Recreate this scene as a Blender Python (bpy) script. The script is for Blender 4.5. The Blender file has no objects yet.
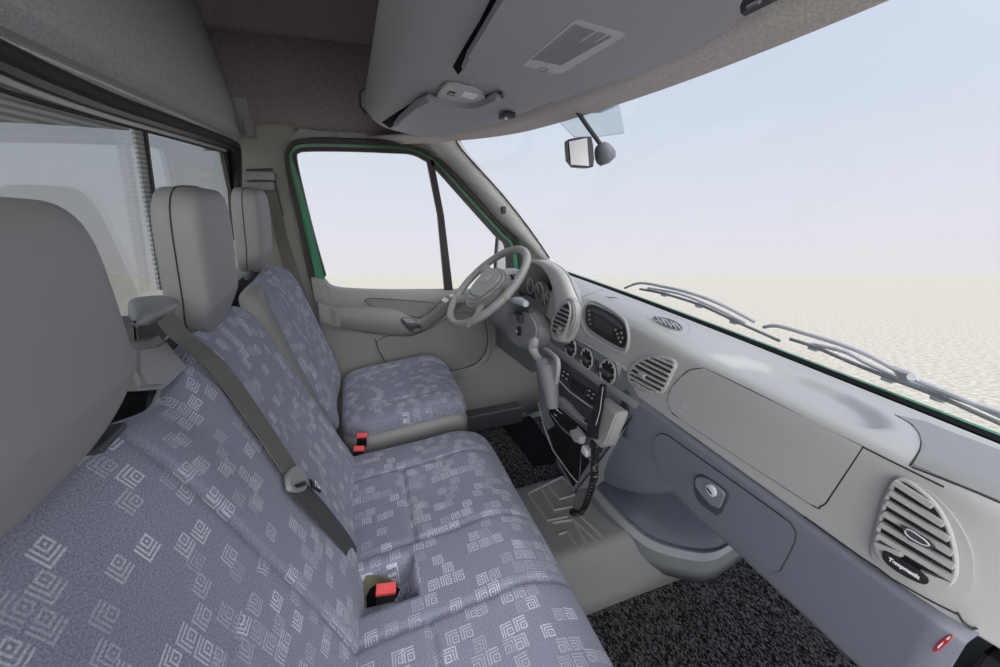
import bpy, bmesh, math, random
from mathutils import Vector, Matrix, noise
from mathutils.bvhtree import BVHTree
from mathutils.geometry import delaunay_2d_cdt
random.seed(7)
sc = bpy.context.scene
col = sc.collection
# ------------------------------------------------------------------ camera
# cab axes: X forward, Y towards the driver's door, Z up, cab floor at z = 0
F = 390.0
PITCH = math.atan2(333.5 - 190.0, F)
YAW = math.atan2(150.0, math.hypot(F, 143.5))
HD = Vector((math.sin(YAW), math.cos(YAW), 0))
FW = HD * math.cos(PITCH) + Vector((0, 0, -math.sin(PITCH)))
RT = FW.cross(Vector((0, 0, 1))).normalized()
UP = RT.cross(FW).normalized()
EYE = Vector((0, 0, 1.2))
cam = bpy.data.cameras.new('camera')
cam.sensor_width = 36; cam.lens = 36 * F / 1000; cam.clip_start = 0.01; cam.clip_end = 5000
co = bpy.data.objects.new('camera', cam); col.objects.link(co)
co.matrix_world = Matrix.Translation(EYE) @ Matrix((RT, UP, -FW)).transposed().to_4x4()
sc.camera = co
# ------------------------------------------------------------------ view
vs = sc.view_settings
vs.view_transform = 'Standard'; vs.look = 'None'; vs.gamma = 1; vs.use_curve_mapping = False
vs.exposure = 0.0
# ------------------------------------------------------------------ sky
TILT = math.radians(11.7)           # the van stands nose-level on sloping sand
GD = HD * math.cos(TILT) + Vector((0, 0, -math.sin(TILT)))
GN = RT.cross(GD).normalized()
w = bpy.data.worlds.new('sky'); sc.world = w; w.use_nodes = True
nt = w.node_tree; nt.nodes.clear()
N = nt.nodes.new; L = nt.links.new
tc = N('ShaderNodeTexCoord')
def vdot(v):
    d = N('ShaderNodeVectorMath'); d.operation = 'DOT_PRODUCT'; L(tc.outputs['Generated'], d.inputs[0]); d.inputs[1].default_value = v
    return d.outputs['Value']
cr = N('ShaderNodeValToRGB'); L(vdot(GN), cr.inputs[0])
e = cr.color_ramp.elements
e[0].position = 0.0; e[0].color = (0.80, 0.79, 0.83, 1)
e[1].position = 1.0; e[1].color = (0.50, 0.62, 0.85, 1)
for p, c in ((0.10, (0.78, 0.785, 0.86, 1)), (0.25, (0.70, 0.76, 0.86, 1)), (0.45, (0.63, 0.71, 0.86, 1))):
    q = e.new(p); q.color = c
def fill_lobe(v, pw, st):
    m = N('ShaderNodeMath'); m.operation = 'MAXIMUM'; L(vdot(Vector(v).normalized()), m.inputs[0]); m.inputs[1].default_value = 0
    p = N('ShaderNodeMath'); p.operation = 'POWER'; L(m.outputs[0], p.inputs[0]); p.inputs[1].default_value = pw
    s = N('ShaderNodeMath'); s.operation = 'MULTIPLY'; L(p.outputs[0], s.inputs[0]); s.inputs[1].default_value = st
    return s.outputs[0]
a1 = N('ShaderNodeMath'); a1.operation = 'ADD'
L(fill_lobe((-0.35, -1, 0.30), 3, 6.5), a1.inputs[0]); L(fill_lobe((0.55, -0.15, 0.85), 8, 1.6), a1.inputs[1])  # bright sky glows added out of view to fill the cab with light
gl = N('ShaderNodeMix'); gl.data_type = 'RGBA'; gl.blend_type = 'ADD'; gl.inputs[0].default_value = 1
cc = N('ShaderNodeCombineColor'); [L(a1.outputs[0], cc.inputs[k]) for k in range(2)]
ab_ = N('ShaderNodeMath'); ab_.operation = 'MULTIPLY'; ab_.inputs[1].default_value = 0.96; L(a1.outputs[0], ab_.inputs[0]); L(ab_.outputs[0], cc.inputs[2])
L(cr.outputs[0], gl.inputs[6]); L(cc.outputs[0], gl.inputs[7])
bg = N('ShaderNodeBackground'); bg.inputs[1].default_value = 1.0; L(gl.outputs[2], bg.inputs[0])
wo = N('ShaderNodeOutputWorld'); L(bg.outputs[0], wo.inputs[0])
sun = bpy.data.lights.new('sun', 'SUN'); sun.energy = 0.45; sun.angle = math.radians(25); sun.color = (1, 0.97, 0.93)
so = bpy.data.objects.new('sun', sun); col.objects.link(so)
so.rotation_euler = Vector((0.75, -0.35, 0.9)).to_track_quat('Z', 'Y').to_euler()

# ------------------------------------------------------------------ helpers
def at(px, py, ax, v):
    d = RT * (px - 500) + UP * (333.5 - py) + FW * F
    t = (v - EYE[ax]) / d[ax]
    return EYE + d * t
def atp(px, py, P0, n):
    d = RT * (px - 500) + UP * (333.5 - py) + FW * F
    n = Vector(n); t = (Vector(P0) - EYE).dot(n) / d.dot(n)
    return EYE + d * t
def cat(pts, n=6, closed=False):
    P = [Vector(p) for p in pts]; out = []; k = len(P)
    rng = range(k if closed else k - 1)
    for i in rng:
        if closed: a, b, c, d = P[(i-1) % k], P[i], P[(i+1) % k], P[(i+2) % k]
        else: a, b, c, d = P[max(i-1, 0)], P[i], P[i+1], P[min(i+2, k-1)]
        for j in range(n):
            t = j / n
            out.append(0.5 * ((2*b) + (c-a)*t + (2*a-5*b+4*c-d)*t*t + (3*b-a-3*c+d)*t**3))
    if not closed: out.append(P[-1])
    return out
def chaikin(pts, it=2, closed=True):
    P = [Vector(p) for p in pts]
    for _ in range(it):
        Q = []; k = len(P)
        for i in range(k if closed else k - 1):
            a, b = P[i], P[(i+1) % k]
            Q += [a*0.75 + b*0.25, a*0.25 + b*0.75]
        P = Q if closed else [P[0]] + Q + [P[-1]]
    return P
class MB:
    def __init__(s): s.v = []; s.f = []; s.uv = {}
    def add(s, vs_, fs, uvs=None):
        o = len(s.v); s.v += [tuple(v) for v in vs_]; s.f += [tuple(i + o for i in f) for f in fs]
        if uvs:
            for i, u in enumerate(uvs): s.uv[o + i] = u
        return s
    def grid(s, rows, closed=False, cap=False, uv=None):
        n, m = len(rows), len(rows[0]); vs_ = [p for r in rows for p in r]; fs = []
        for i in range(n - 1):
            for j in range(m if closed else m - 1):
                fs.append((i*m + j, i*m + (j+1) % m, (i+1)*m + (j+1) % m, (i+1)*m + j))
        if cap and closed:
            fs.append(tuple(reversed(range(m)))); fs.append(tuple((n-1)*m + j for j in range(m)))
        return s.add(vs_, fs, uv)
    def box(s, c, size, rot=None, bev=0.0):
        bm = bmesh.new(); bmesh.ops.create_cube(bm, size=1)
        bmesh.ops.scale(bm, vec=Vector(size), verts=bm.verts)
        if bev: bmesh.ops.bevel(bm, geom=list(bm.edges), offset=bev, segments=3, affect='EDGES', profile=0.6)
        M = Matrix.Translation(Vector(c)) @ (rot.to_4x4() if rot else Matrix())
        bm.verts.index_update()
        s.add([M @ v.co for v in bm.verts], [tuple(v.index for v in f.verts) for f in bm.faces]); bm.free(); return s
    def tube(s, path, r, k=8, flat=None, cap=True):
        P = [Vector(p) for p in path]; rings = []; up = None
        for i, p in enumerate(P):
            t = (P[min(i+1, len(P)-1)] - P[max(i-1, 0)]).normalized()
            if up is None:
                up = Vector((0, 0, 1)) if abs(t.z) < 0.9 else Vector((1, 0, 0))
            u = (up - t * up.dot(t)).normalized(); v = t.cross(u); up = u
            rr = r[i] if isinstance(r, (list, tuple)) else r
            rings.append([p + (u*math.cos(2*math.pi*j/k) + v*math.sin(2*math.pi*j/k))*rr for j in range(k)])
        return s.grid(rings, closed=True, cap=cap)
    def bar(s, a, b, n, wd, h):
        """rectangular bar from a to b; wd across, h along normal n"""
        a = Vector(a); b = Vector(b); n = Vector(n).normalized(); t = (b-a).normalized(); c = t.cross(n).normalized(); n = c.cross(t).normalized()
        vs_ = [p + c*sx*wd/2 + n*sz*h/2 for p in (a, b) for sx, sz in ((-1,-1), (1,-1), (1,1), (-1,1))]
        return s.add(vs_, [(0,1,2,3), (7,6,5,4), (0,4,5,1), (1,5,6,2), (2,6,7,3), (3,7,4,0)])
    def ribbon(s, pairs, th=None):
        """strip between outer/inner point pairs, thickness vector th"""
        A = [Vector(a) for a, b in pairs]; B = [Vector(b) for a, b in pairs]
        if th is None: return s.grid([A, B])
        th = Vector(th)
        return s.grid([[A[i], B[i], B[i]+th, A[i]+th] for i in range(len(A))], closed=True, cap=True)
    def lathe(s, prof, M, k=32):
        rows = [[M @ Vector((r*math.cos(2*math.pi*j/k), r*math.sin(2*math.pi*j/k), z)) for j in range(k)] for r, z in prof]
        return s.grid(rows, closed=True, cap=True)
    def prism(s, pts, off, bev=0.0, seg=2):
        """closed outline extruded by off (from pts towards pts+off)"""
        off = Vector(off); bm = bmesh.new()
        a = [bm.verts.new(p) for p in pts]; f = bm.faces.new(a)
        r = bmesh.ops.extrude_face_region(bm, geom=[f]); nv = [g for g in r['geom'] if isinstance(g, bmesh.types.BMVert)]
        for v in nv: v.co += off
        if bev:
            bm.edges.ensure_lookup_table()
            n = off.normalized()
            ed = [q for q in bm.edges if abs((q.verts[0].co - q.verts[1].co).normalized().dot(n)) < 0.5]
            bmesh.ops.bevel(bm, geom=ed, offset=bev, segments=seg, affect='EDGES', clamp_overlap=True)
        bmesh.ops.recalc_face_normals(bm, faces=bm.faces)
        bm.verts.index_update()
        s.add([v.co.copy() for v in bm.verts], [tuple(v.index for v in q.verts) for q in bm.faces]); bm.free(); return s
    def bvh(s): return BVHTree.FromPolygons([Vector(v) for v in s.v], s.f)
    def build(s, name, m, parent=None, smooth=True, solid=0, ang=40, flip=False):
        me = bpy.data.meshes.new(name); me.from_pydata(s.v, [], s.f); me.validate()
        bm = bmesh.new(); bm.from_mesh(me)
        if not s.uv: bmesh.ops.recalc_face_normals(bm, faces=bm.faces)
        bm.to_mesh(me); bm.free()
        if s.uv:
            ul = me.uv_layers.new(name='UVMap')
            for lp in me.loops: ul.data[lp.index].uv = s.uv.get(lp.vertex_index, (0, 0))
        me.materials.append(m)
        o = bpy.data.objects.new(name, me); col.objects.link(o)
        if smooth:
            me.polygons.foreach_set('use_smooth', [True]*len(me.polygons))
            try: me.set_sharp_from_angle(angle=math.radians(ang))
            except Exception: pass
        if solid:
            # thicken away from the visible face
            fc = sum(p.normal.dot(EYE - p.center) * p.area for p in me.polygons)
            md = o.modifiers.new('solid', 'SOLIDIFY'); md.thickness = abs(solid); md.offset = -1 if (fc > 0) != flip else 1
        if parent: o.parent = parent; o.matrix_parent_inverse = parent.matrix_basis.inverted()
        return o
def thing(name, label, cat_, loc=(0, 0, 0), group=None, kind=None):
    o = bpy.data.objects.new(name, None); col.objects.link(o); o.location = loc; o.empty_display_size = 0.05
    bpy.context.view_layer.update()
    return tag(o, label, cat_, group, kind)
def tag(o, label=None, cat_=None, group=None, kind=None):
    if label: o['label'] = label
    if cat_: o['category'] = cat_
    if group: o['group'] = group
    if kind: o['kind'] = kind
    return o
def text(s, size, M, m, name, parent, depth=0.0004, spacing=1.0, bold=0):
    cu = bpy.data.curves.new(name, 'FONT'); cu.body = s; cu.size = size; cu.align_x = 'CENTER'; cu.align_y = 'CENTER'; cu.extrude = depth; cu.space_character = spacing; cu.offset = bold
    o = bpy.data.objects.new(name, cu); col.objects.link(o)
    me = bpy.data.meshes.new_from_object(o.evaluated_get(bpy.context.evaluated_depsgraph_get()))
    bpy.data.objects.remove(o); me.transform(M); me.materials.clear(); me.materials.append(m)
    o = bpy.data.objects.new(name, me); col.objects.link(o)
    if parent: o.parent = parent; o.matrix_parent_inverse = parent.matrix_basis.inverted()
    return o
def frame(o, x, n):
    """matrix with local X along x, local Z along n at o"""
    n = Vector(n).normalized(); x = Vector(x); x = (x - n*x.dot(n)).normalized(); y = n.cross(x)
    M = Matrix((x, y, n)).transposed().to_4x4(); M.translation = Vector(o); return M
LAST = [0.9]
def hit(tree, px, py, lift=0.0):
    d = (RT * (px - 500) + UP * (333.5 - py) + FW * F).normalized()
    p, n, i, dist = tree.ray_cast(EYE, d)
    if p is None:
        q = EYE + d * LAST[0]
        for _ in range(3):
            p, n, i, dist = tree.find_nearest(q)
            q = EYE + d * (p - EYE).dot(d)
        if n is None: return None, None
    else: LAST[0] = dist
    if n.dot(d) > 0: n = -n
    return p + n * lift, n
def inpoly(x, y, P):
    r = False; j = len(P) - 1
    for i in range(len(P)):
        if (P[i][1] > y) != (P[j][1] > y) and x < (P[j][0]-P[i][0])*(y-P[i][1])/(P[j][1]-P[i][1]) + P[i][0]: r = not r
        j = i
    return r
def patch(mb, outline, tree, lift=0.002, step=6.0, rim=0.0):
    """a pad lying on a surface: outline traced on the surface, raised by lift with a sloped rim"""
    P = [Vector((p[0], p[1])) for p in outline]
    # resample
    R = []
    for i in range(len(P)):
        a, b = P[i], P[(i+1) % len(P)]; k = max(1, int((b-a).length/step))
        R += [a.lerp(b, j/k) for j in range(k)]
    xs = [p.x for p in R]; ys = [p.y for p in R]
    c = list(R); y = min(ys) + step/2
    while y < max(ys):
        x = min(xs) + step/2
        while x < max(xs):
            if inpoly(x, y, R) and min((Vector((x, y)) - q).length for q in R) > step*0.45: c.append(Vector((x, y)))
            x += step
        y += step
    nb = len(R)
    v2, ed, fc, *_ = delaunay_2d_cdt(c, [], [list(range(nb))], 1, 1e-5)
    vs_ = []; low = []
    for p in v2:
        q, n = hit(tree, p.x, p.y)
        if q is None: q = Vector(vs_[-1]) if vs_ else Vector(); n = Vector((0, 0, 1))
        vs_.append(q + n*lift); low.append(q - n*0.002)
    fs = [tuple(f) for f in fc]
    base = len(vs_)
    vs_ += low[:nb]
    for i in range(nb): fs.append((i, (i+1) % nb, base + (i+1) % nb, base + i))
    mb.add(vs_, fs); return mb
def trace(tree, pts, lift=0.0, n=0, closed=False):
    P = cat([Vector((p[0], p[1], 0)) for p in pts], n, closed) if n else [Vector((p[0], p[1], 0)) for p in pts]
    out = []
    for p in P:
        q, _ = hit(tree, p.x, p.y, lift)
        if q is not None: out.append(q)
    if closed: out.append(out[0])
    return out

# ------------------------------------------------------------------ materials
def mat(name, c, rough=0.5, metal=0.0, spec=0.5, bump=0.0, bscale=200, var=0.0, sheen=0.0):
    m = bpy.data.materials.new(name); m.use_nodes = True; t = m.node_tree; b = t.nodes['Principled BSDF']
    if max(c) > 1.01:
        c = tuple(((v/255)/12.92 if v/255 <= 0.04045 else ((v/255+0.055)/1.055)**2.4) for v in c)
    b.inputs['Base Color'].default_value = (*c, 1); b.inputs['Roughness'].default_value = rough; b.inputs['Metallic'].default_value = metal
    b.inputs['Specular IOR Level'].default_value = spec
    if sheen: b.inputs['Sheen Weight'].default_value = sheen
    if bump or var:
        g = t.nodes.new('ShaderNodeTexCoord'); n = t.nodes.new('ShaderNodeTexNoise'); n.inputs['Scale'].default_value = bscale; n.inputs['Detail'].default_value = 2
        t.links.new(g.outputs['Object'], n.inputs['Vector'])
        if bump:
            bp = t.nodes.new('ShaderNodeBump'); bp.inputs['Strength'].default_value = bump; bp.inputs['Distance'].default_value = 0.001
            t.links.new(n.outputs[0], bp.inputs['Height']); t.links.new(bp.outputs[0], b.inputs['Normal'])
        if var:
            r = t.nodes.new('ShaderNodeMapRange'); r.inputs[1].default_value = 0.3; r.inputs[2].default_value = 0.7; r.inputs[3].default_value = 1-var; r.inputs[4].default_value = 1+var
            t.links.new(n.outputs[0], r.inputs[0])
            x = t.nodes.new('ShaderNodeVectorMath'); x.operation = 'SCALE'; x.inputs[0].default_value = c; t.links.new(r.outputs[0], x.inputs['Scale']); t.links.new(x.outputs[0], b.inputs['Base Color'])
    return m
def glass(name, tint, refl=0.08):
    m = bpy.data.materials.new(name); m.use_nodes = True; t = m.node_tree; t.nodes.clear()
    tr = t.nodes.new('ShaderNodeBsdfTransparent'); tr.inputs[0].default_value = (*tint, 1)
    g = t.nodes.new('ShaderNodeBsdfGlossy'); g.inputs['Roughness'].default_value = 0.0
    fr = t.nodes.new('ShaderNodeFresnel'); fr.inputs[0].default_value = 1.45
    mx = t.nodes.new('ShaderNodeMixShader'); o = t.nodes.new('ShaderNodeOutputMaterial')
    ml = t.nodes.new('ShaderNodeMath'); ml.operation = 'MULTIPLY'; ml.inputs[1].default_value = refl; t.links.new(fr.outputs[0], ml.inputs[0])
    t.links.new(ml.outputs[0], mx.inputs[0]); t.links.new(tr.outputs[0], mx.inputs[1]); t.links.new(g.outputs[0], mx.inputs[2]); t.links.new(mx.outputs[0], o.inputs[0])
    return m
def fabric(name, base, line):
    """woven seat cloth with scattered nested-square motifs, laid out in metres of cloth (UV)"""
    m = bpy.data.materials.new(name); m.use_nodes = True; t = m.node_tree; b = t.nodes['Principled BSDF']; nn = t.nodes.new; lk = t.links.new
    def M(op, a, b_=None, c_=None):
        x = nn('ShaderNodeMath'); x.operation = op
        for i, q in enumerate((a, b_, c_)):
            if q is None: continue
            if isinstance(q, (int, float)): x.inputs[i].default_value = q
            else: lk(q, x.inputs[i])
        return x.outputs[0]
    uv = nn('ShaderNodeUVMap'); sx = nn('ShaderNodeSeparateXYZ'); lk(uv.outputs[0], sx.inputs[0])
    U0, V0 = sx.outputs[0], sx.outputs[1]
    def layer(S, offs, thr, seed, strength):
        U = M('ADD', M('DIVIDE', U0, S), offs); V = M('ADD', M('DIVIDE', V0, S), offs*1.7)
        V = M('ADD', V, M('MULTIPLY', M('FLOOR', U), 0.37))
        cu = nn('ShaderNodeCombineXYZ'); lk(M('FLOOR', U), cu.inputs[0]); lk(M('FLOOR', V), cu.inputs[1]); cu.inputs[2].default_value = seed
        wn = nn('ShaderNodeTexWhiteNoise'); wn.noise_dimensions = '3D'; lk(cu.outputs[0], wn.inputs['Vector'])
        sc3 = nn('ShaderNodeSeparateColor'); lk(wn.outputs['Color'], sc3.inputs[0])
        on = M('GREATER_THAN', wn.outputs['Value'], thr)
        fu = M('MULTIPLY', M('SUBTRACT', M('FRACT', U), 0.5), 2.35); fv = M('MULTIPLY', M('SUBTRACT', M('FRACT', V), 0.5), 2.35)
        fu = M('ADD', fu, M('MULTIPLY', M('SUBTRACT', sc3.outputs[2], 0.5), 0.3))
        su = M('SUBTRACT', M('MULTIPLY', M('GREATER_THAN', sc3.outputs[0], 0.5), 2), 1)
        sv = M('SUBTRACT', M('MULTIPLY', M('GREATER_THAN', sc3.outputs[1], 0.5), 2), 1)
        p = M('MULTIPLY', fu, su); q = M('MULTIPLY', fv, sv)
        inside = M('MULTIPLY', M('LESS_THAN', M('ABSOLUTE', p), 1.0), M('LESS_THAN', M('ABSOLUTE', q), 1.0))
        mn = M('MINIMUM', p, q)
        def band(x, lo, hi): return M('MULTIPLY', M('GREATER_THAN', x, lo), M('LESS_THAN', x, hi))
        Ls = M('MAXIMUM', band(mn, -1.0, -0.80), band(mn, -0.58, -0.38))
        ch = M('MAXIMUM', M('ABSOLUTE', M('SUBTRACT', p, 0.42)), M('ABSOLUTE', M('SUBTRACT', q, 0.42)))
        ring = M('MAXIMUM', band(ch, 0.36, 0.56), M('LESS_THAN', ch, 0.12))
        return M('MULTIPLY', M('MULTIPLY', M('MULTIPLY', M('MAXIMUM', Ls, ring), inside), on), M('ADD', M('MULTIPLY', sc3.outputs[2], strength*0.7), strength*0.3))
    mk = M('MAXIMUM', layer(0.0255, 0.0, 0.67, 1.0, 0.8), layer(0.025, 0.43, 0.90, 5.0, 0.6))
    # weave
    wv = M('MULTIPLY', M('SINE', M('MULTIPLY', M('ADD', U0, V0), 2*math.pi/0.0022)), M('SINE', M('MULTIPLY', M('SUBTRACT', U0, V0), 2*math.pi/0.0022)))
    nz = nn('ShaderNodeTexNoise'); nz.inputs['Scale'].default_value = 520; lk(uv.outputs[0], nz.inputs['Vector'])
    n2 = nn('ShaderNodeTexNoise'); n2.inputs['Scale'].default_value = 14; lk(uv.outputs[0], n2.inputs['Vector'])
    f = M('ADD', M('ADD', M('MULTIPLY', wv, 0.22), M('MULTIPLY', M('SUBTRACT', nz.outputs[0], 0.5), 1.7)), 1.0)
    mk = M('MULTIPLY', mk, M('ADD', 0.85, M('MULTIPLY', wv, 0.3)))
    mx = nn('ShaderNodeMix'); mx.data_type = 'RGBA'; lk(mk, mx.inputs[0]); mx.inputs[6].default_value = (*base, 1); mx.inputs[7].default_value = (*line, 1)
    v = nn('ShaderNodeVectorMath'); v.operation = 'SCALE'; lk(mx.outputs[2], v.inputs[0]); lk(f, v.inputs['Scale'])
    lk(v.outputs[0], b.inputs['Base Color']); b.inputs['Roughness'].default_value = 0.9; b.inputs['Specular IOR Level'].default_value = 0.15; b.inputs['Sheen Weight'].default_value = 0.15
    bp = nn('ShaderNodeBump'); bp.inputs['Strength'].default_value = 0.35; bp.inputs['Distance'].default_value = 0.0006; lk(M('ADD', f, mk), bp.inputs['Height']); lk(bp.outputs[0], b.inputs['Normal'])
    return m
def carpet(name, c1, c2, s):
    m = bpy.data.materials.new(name); m.use_nodes = True; t = m.node_tree; b = t.nodes['Principled BSDF']; nn = t.nodes.new; lk = t.links.new
    g = nn('ShaderNodeTexCoord'); mp = nn('ShaderNodeMapping'); mp.inputs['Scale'].default_value = (s, s*0.45, s); lk(g.outputs['Object'], mp.inputs[0])
    v = nn('ShaderNodeTexVoronoi'); v.inputs['Scale'].default_value = 1.0; lk(mp.outputs[0], v.inputs['Vector'])
    sp = nn('ShaderNodeSeparateColor'); lk(v.outputs['Color'], sp.inputs[0])
    cr_ = nn('ShaderNodeValToRGB'); cr_.color_ramp.elements[0].position = 0.35; cr_.color_ramp.elements[0].color = (*c1, 1); cr_.color_ramp.elements[1].position = 1.0; cr_.color_ramp.elements[1].color = (*c2, 1)
    lk(sp.outputs[0], cr_.inputs[0]); lk(cr_.outputs[0], b.inputs['Base Color']); b.inputs['Roughness'].default_value = 1; b.inputs['Specular IOR Level'].default_value = 0.1
    bp = nn('ShaderNodeBump'); bp.inputs['Strength'].default_value = 1; bp.inputs['Distance'].default_value = 0.004; bp.invert = True; lk(v.outputs['Distance'], bp.inputs['Height']); lk(bp.outputs[0], b.inputs['Normal'])
    return m
def S(r, g, b): return tuple(((v/255)/12.92 if v/255 <= 0.04045 else ((v/255+0.055)/1.055)**2.4) for v in (r, g, b))
m_pad = mat('dash_plastic', S(157, 157, 158), 0.55, bump=0.12, bscale=900)
m_padl = mat('dash_lower_plastic', S(103, 106, 117), 0.6, bump=0.2, bscale=900)
m_mid = mat('grey_plastic', S(140, 141, 143), 0.55, bump=0.1, bscale=900)
m_cons = mat('console_plastic', S(112, 115, 122), 0.5, bump=0.1, bscale=900)
m_dark = mat('dark_plastic', S(62, 64, 70), 0.5)
m_blue = mat('firewall_plastic', S(60, 66, 80), 0.6, bump=0.2, bscale=500)
m_black = mat('black_plastic', S(26, 26, 28), 0.4)
m_gap = mat('shadow_gap_rubber', S(38, 38, 42), 0.8)
m_rub = mat('black_rubber', S(52, 48, 46), 0.65)
m_green = mat('green_paint', S(62, 128, 98), 0.3, spec=0.5)
m_door = mat('door_plastic', S(141, 140, 138), 0.6, bump=0.15, bscale=700)
m_doord = mat('door_armrest_vinyl', S(130, 129, 128), 0.6, bump=0.15, bscale=700)
m_vinyl = mat('headrest_vinyl', S(134, 134, 136), 0.55, bump=0.25, bscale=500)
m_seatside = mat('seat_side_vinyl', S(128, 128, 126), 0.6, bump=0.25, bscale=500)
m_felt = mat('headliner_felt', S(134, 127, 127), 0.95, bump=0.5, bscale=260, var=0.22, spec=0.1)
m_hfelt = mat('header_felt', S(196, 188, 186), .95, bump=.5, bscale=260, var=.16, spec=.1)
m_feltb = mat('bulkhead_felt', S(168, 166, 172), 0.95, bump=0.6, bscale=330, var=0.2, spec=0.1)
m_over = mat('overhead_plastic', S(156, 156, 161), 0.7, bump=0.3, bscale=70)
m_visor = mat('visor_vinyl', S(152, 154, 164), 0.65, bump=0.3, bscale=70)
m_label = mat('visor_label', S(184, 185, 192), 0.6)
m_white = mat('white_plastic', S(225, 225, 228), 0.4)
m_belt = mat('belt_webbing', S(100, 96, 92), 0.85, bump=0.3, bscale=900)
m_beltd = mat('belt_webbing_dark', S(62, 62, 62), 0.85, bump=0.3, bscale=900)
m_red = mat('red_plastic', S(225, 85, 88), 0.4)
m_chrome = mat('polished_metal', (0.8, 0.8, 0.8), 0.15, metal=1)
m_fab = fabric('seat_cloth', S(124, 126, 143), S(206, 208, 219))
m_rubmat = mat('tunnel_rubber', S(114, 115, 116), 0.65, bump=0.4, bscale=500)
m_rubrib = mat('tunnel_rubber_rib', S(138, 139, 140), 0.6, bump=0.3, bscale=500)
m_apron = mat('tunnel_apron', S(128, 131, 130), 0.5, bump=0.3, bscale=500)
m_carpet = carpet('ribbed_carpet', S(14, 14, 16), S(100, 100, 104), 350)
m_metal = mat('body_grey_paint', S(150, 152, 152), 0.35)
m_glass = glass('window_glass', (0.985, 0.985, 0.985), 0.04)
m_tint = glass('rear_glass', (0.70, 0.71, 0.70), 0.4)
m_sticker = glass('windscreen_tint', (0.74, 0.78, 0.80), 0.3)
m_mirror = mat('mirror_glass', (0.9, 0.9, 0.92), 0.03, metal=1)
m_wiper = mat('wiper_metal', S(158, 160, 170), 0.5)
m_blade = mat('wiper_rubber', S(105, 106, 114), 0.6)
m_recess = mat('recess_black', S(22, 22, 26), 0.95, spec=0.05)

# ------------------------------------------------------------------ ground
gm = bpy.data.materials.new('sand'); gm.use_nodes = True; t = gm.node_tree; b = t.nodes['Principled BSDF']
g = t.nodes.new('ShaderNodeTexCoord'); n1 = t.nodes.new('ShaderNodeTexNoise'); n1.inputs['Scale'].default_value = 1.6; n1.inputs['Detail'].default_value = 13; n1.inputs['Roughness'].default_value = 0.72
mpn = t.nodes.new('ShaderNodeMapping'); mpn.inputs['Scale'].default_value = (5.0, 6.5, 1); t.links.new(g.outputs['Object'], mpn.inputs[0]); t.links.new(mpn.outputs[0], n1.inputs['Vector'])
r = t.nodes.new('ShaderNodeValToRGB'); r.color_ramp.elements[0].position = 0.30; r.color_ramp.elements[0].color = (*S(132, 124, 108), 1); r.color_ramp.elements[1].position = 0.62; r.color_ramp.elements[1].color = (*S(208, 201, 188), 1)
t.links.new(n1.outputs[0], r.inputs[0]); t.links.new(r.outputs[0], b.inputs['Base Color']); b.inputs['Roughness'].default_value = 1
bp = t.nodes.new('ShaderNodeBump'); bp.inputs['Strength'].default_value = 0.5; bp.inputs['Distance'].default_value = 0.02; t.links.new(n1.outputs[0], bp.inputs['Height']); t.links.new(bp.outputs[0], b.inputs['Normal'])
mb = MB(); R_ = 3000
mb.add([(-R_, -R_, 0), (R_, -R_, 0), (R_, R_, 0), (-R_, R_, 0)], [(0, 1, 2, 3)])
gr = mb.build('ground', gm, smooth=False)
gr.matrix_world = frame(Vector((0, 0, -0.9)), RT, GN)
tag(gr, 'pale open sand plain outside the van, reaching the horizon', 'ground', kind='structure')

# ------------------------------------------------------------------ body shell
WY = 1.76
mb = MB(); mb.box((0.40, 0.88, -0.02), (1.66, 1.9, 0.04)); fl = mb.build('floor', m_dark, smooth=False); tag(fl, 'dark cab floor pan under the mats and carpet', 'floor', kind='structure')
# rear bulkhead below and above its window, felt pad on top
mb = MB(); mb.box((-0.405, 0.88, 0.46), (0.05, 1.92, 0.92)); wr = mb.build('wall_rear', m_mid, smooth=False); tag(wr, 'grey rear partition of the cab below its window', 'wall', kind='structure')
rail = [(-0.36, y, 1.352 + 0.006*math.cos((y-0.9)*2)) for y in (-0.35, 0.0, 0.4, 0.8, 1.2, 1.6, 1.8)]
mb = MB(); rows = []
for (x, dz) in ((-0.40, 0.0), (-0.345, 0.0), (-0.325, 0.02), (-0.33, 0.12), (-0.36, 0.30), (-0.40, 0.52), (-0.43, 0.75)):
    rows.append([Vector((x - 0.02*max(0, (y-1.55)/0.25)**2, y, 1.372 + dz - 0.03*max(0, (y-1.62)/0.2)**2*(1 if dz < 0.1 else 0))) for y in [-0.35 + 0.0717*i for i in range(31)]])
o = mb.grid(rows).build('wall_rear_upper', m_feltb, solid=0.01); tag(o, 'grey felt-covered upper bulkhead above the rear window', 'wall', kind='structure')
# ceiling
mb = MB(); rows = []
for y, z in ((-0.35, 2.02), (0.3, 2.06), (1.0, 2.05), (1.5, 1.98), (1.7, 1.85), (1.775, 1.70)):
    rows.append([Vector((x, y, z)) for x in (-0.48, -0.2, 0.1, 0.4, 0.62)])
rows = [cat(r_, 3) for r_ in zip(*[cat(c_, 5) for c_ in zip(*rows)])]
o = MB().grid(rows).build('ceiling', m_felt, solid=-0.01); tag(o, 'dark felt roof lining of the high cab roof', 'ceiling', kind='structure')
# side wall above door, driver side
mb = MB()
rows = []
for x in [-0.46 + 0.05*i for i in range(18)]:
    zt = 1.72
    zb = 1.375 if x > -0.12 else 1.33
    if x > 0.28: zb = 1.375 - (x-0.28)*0.35
    rows.append([Vector((x, 1.775, zt)), Vector((x, 1.775, 1.6)), Vector((x, 1.765, 1.5)), Vector((x, 1.752, zb))])
o = mb.grid(rows).build('wall_left_upper', m_felt, solid=-0.012); tag(o, 'brown-grey felt lining above the driver door', 'wall', kind='structure')
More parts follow.
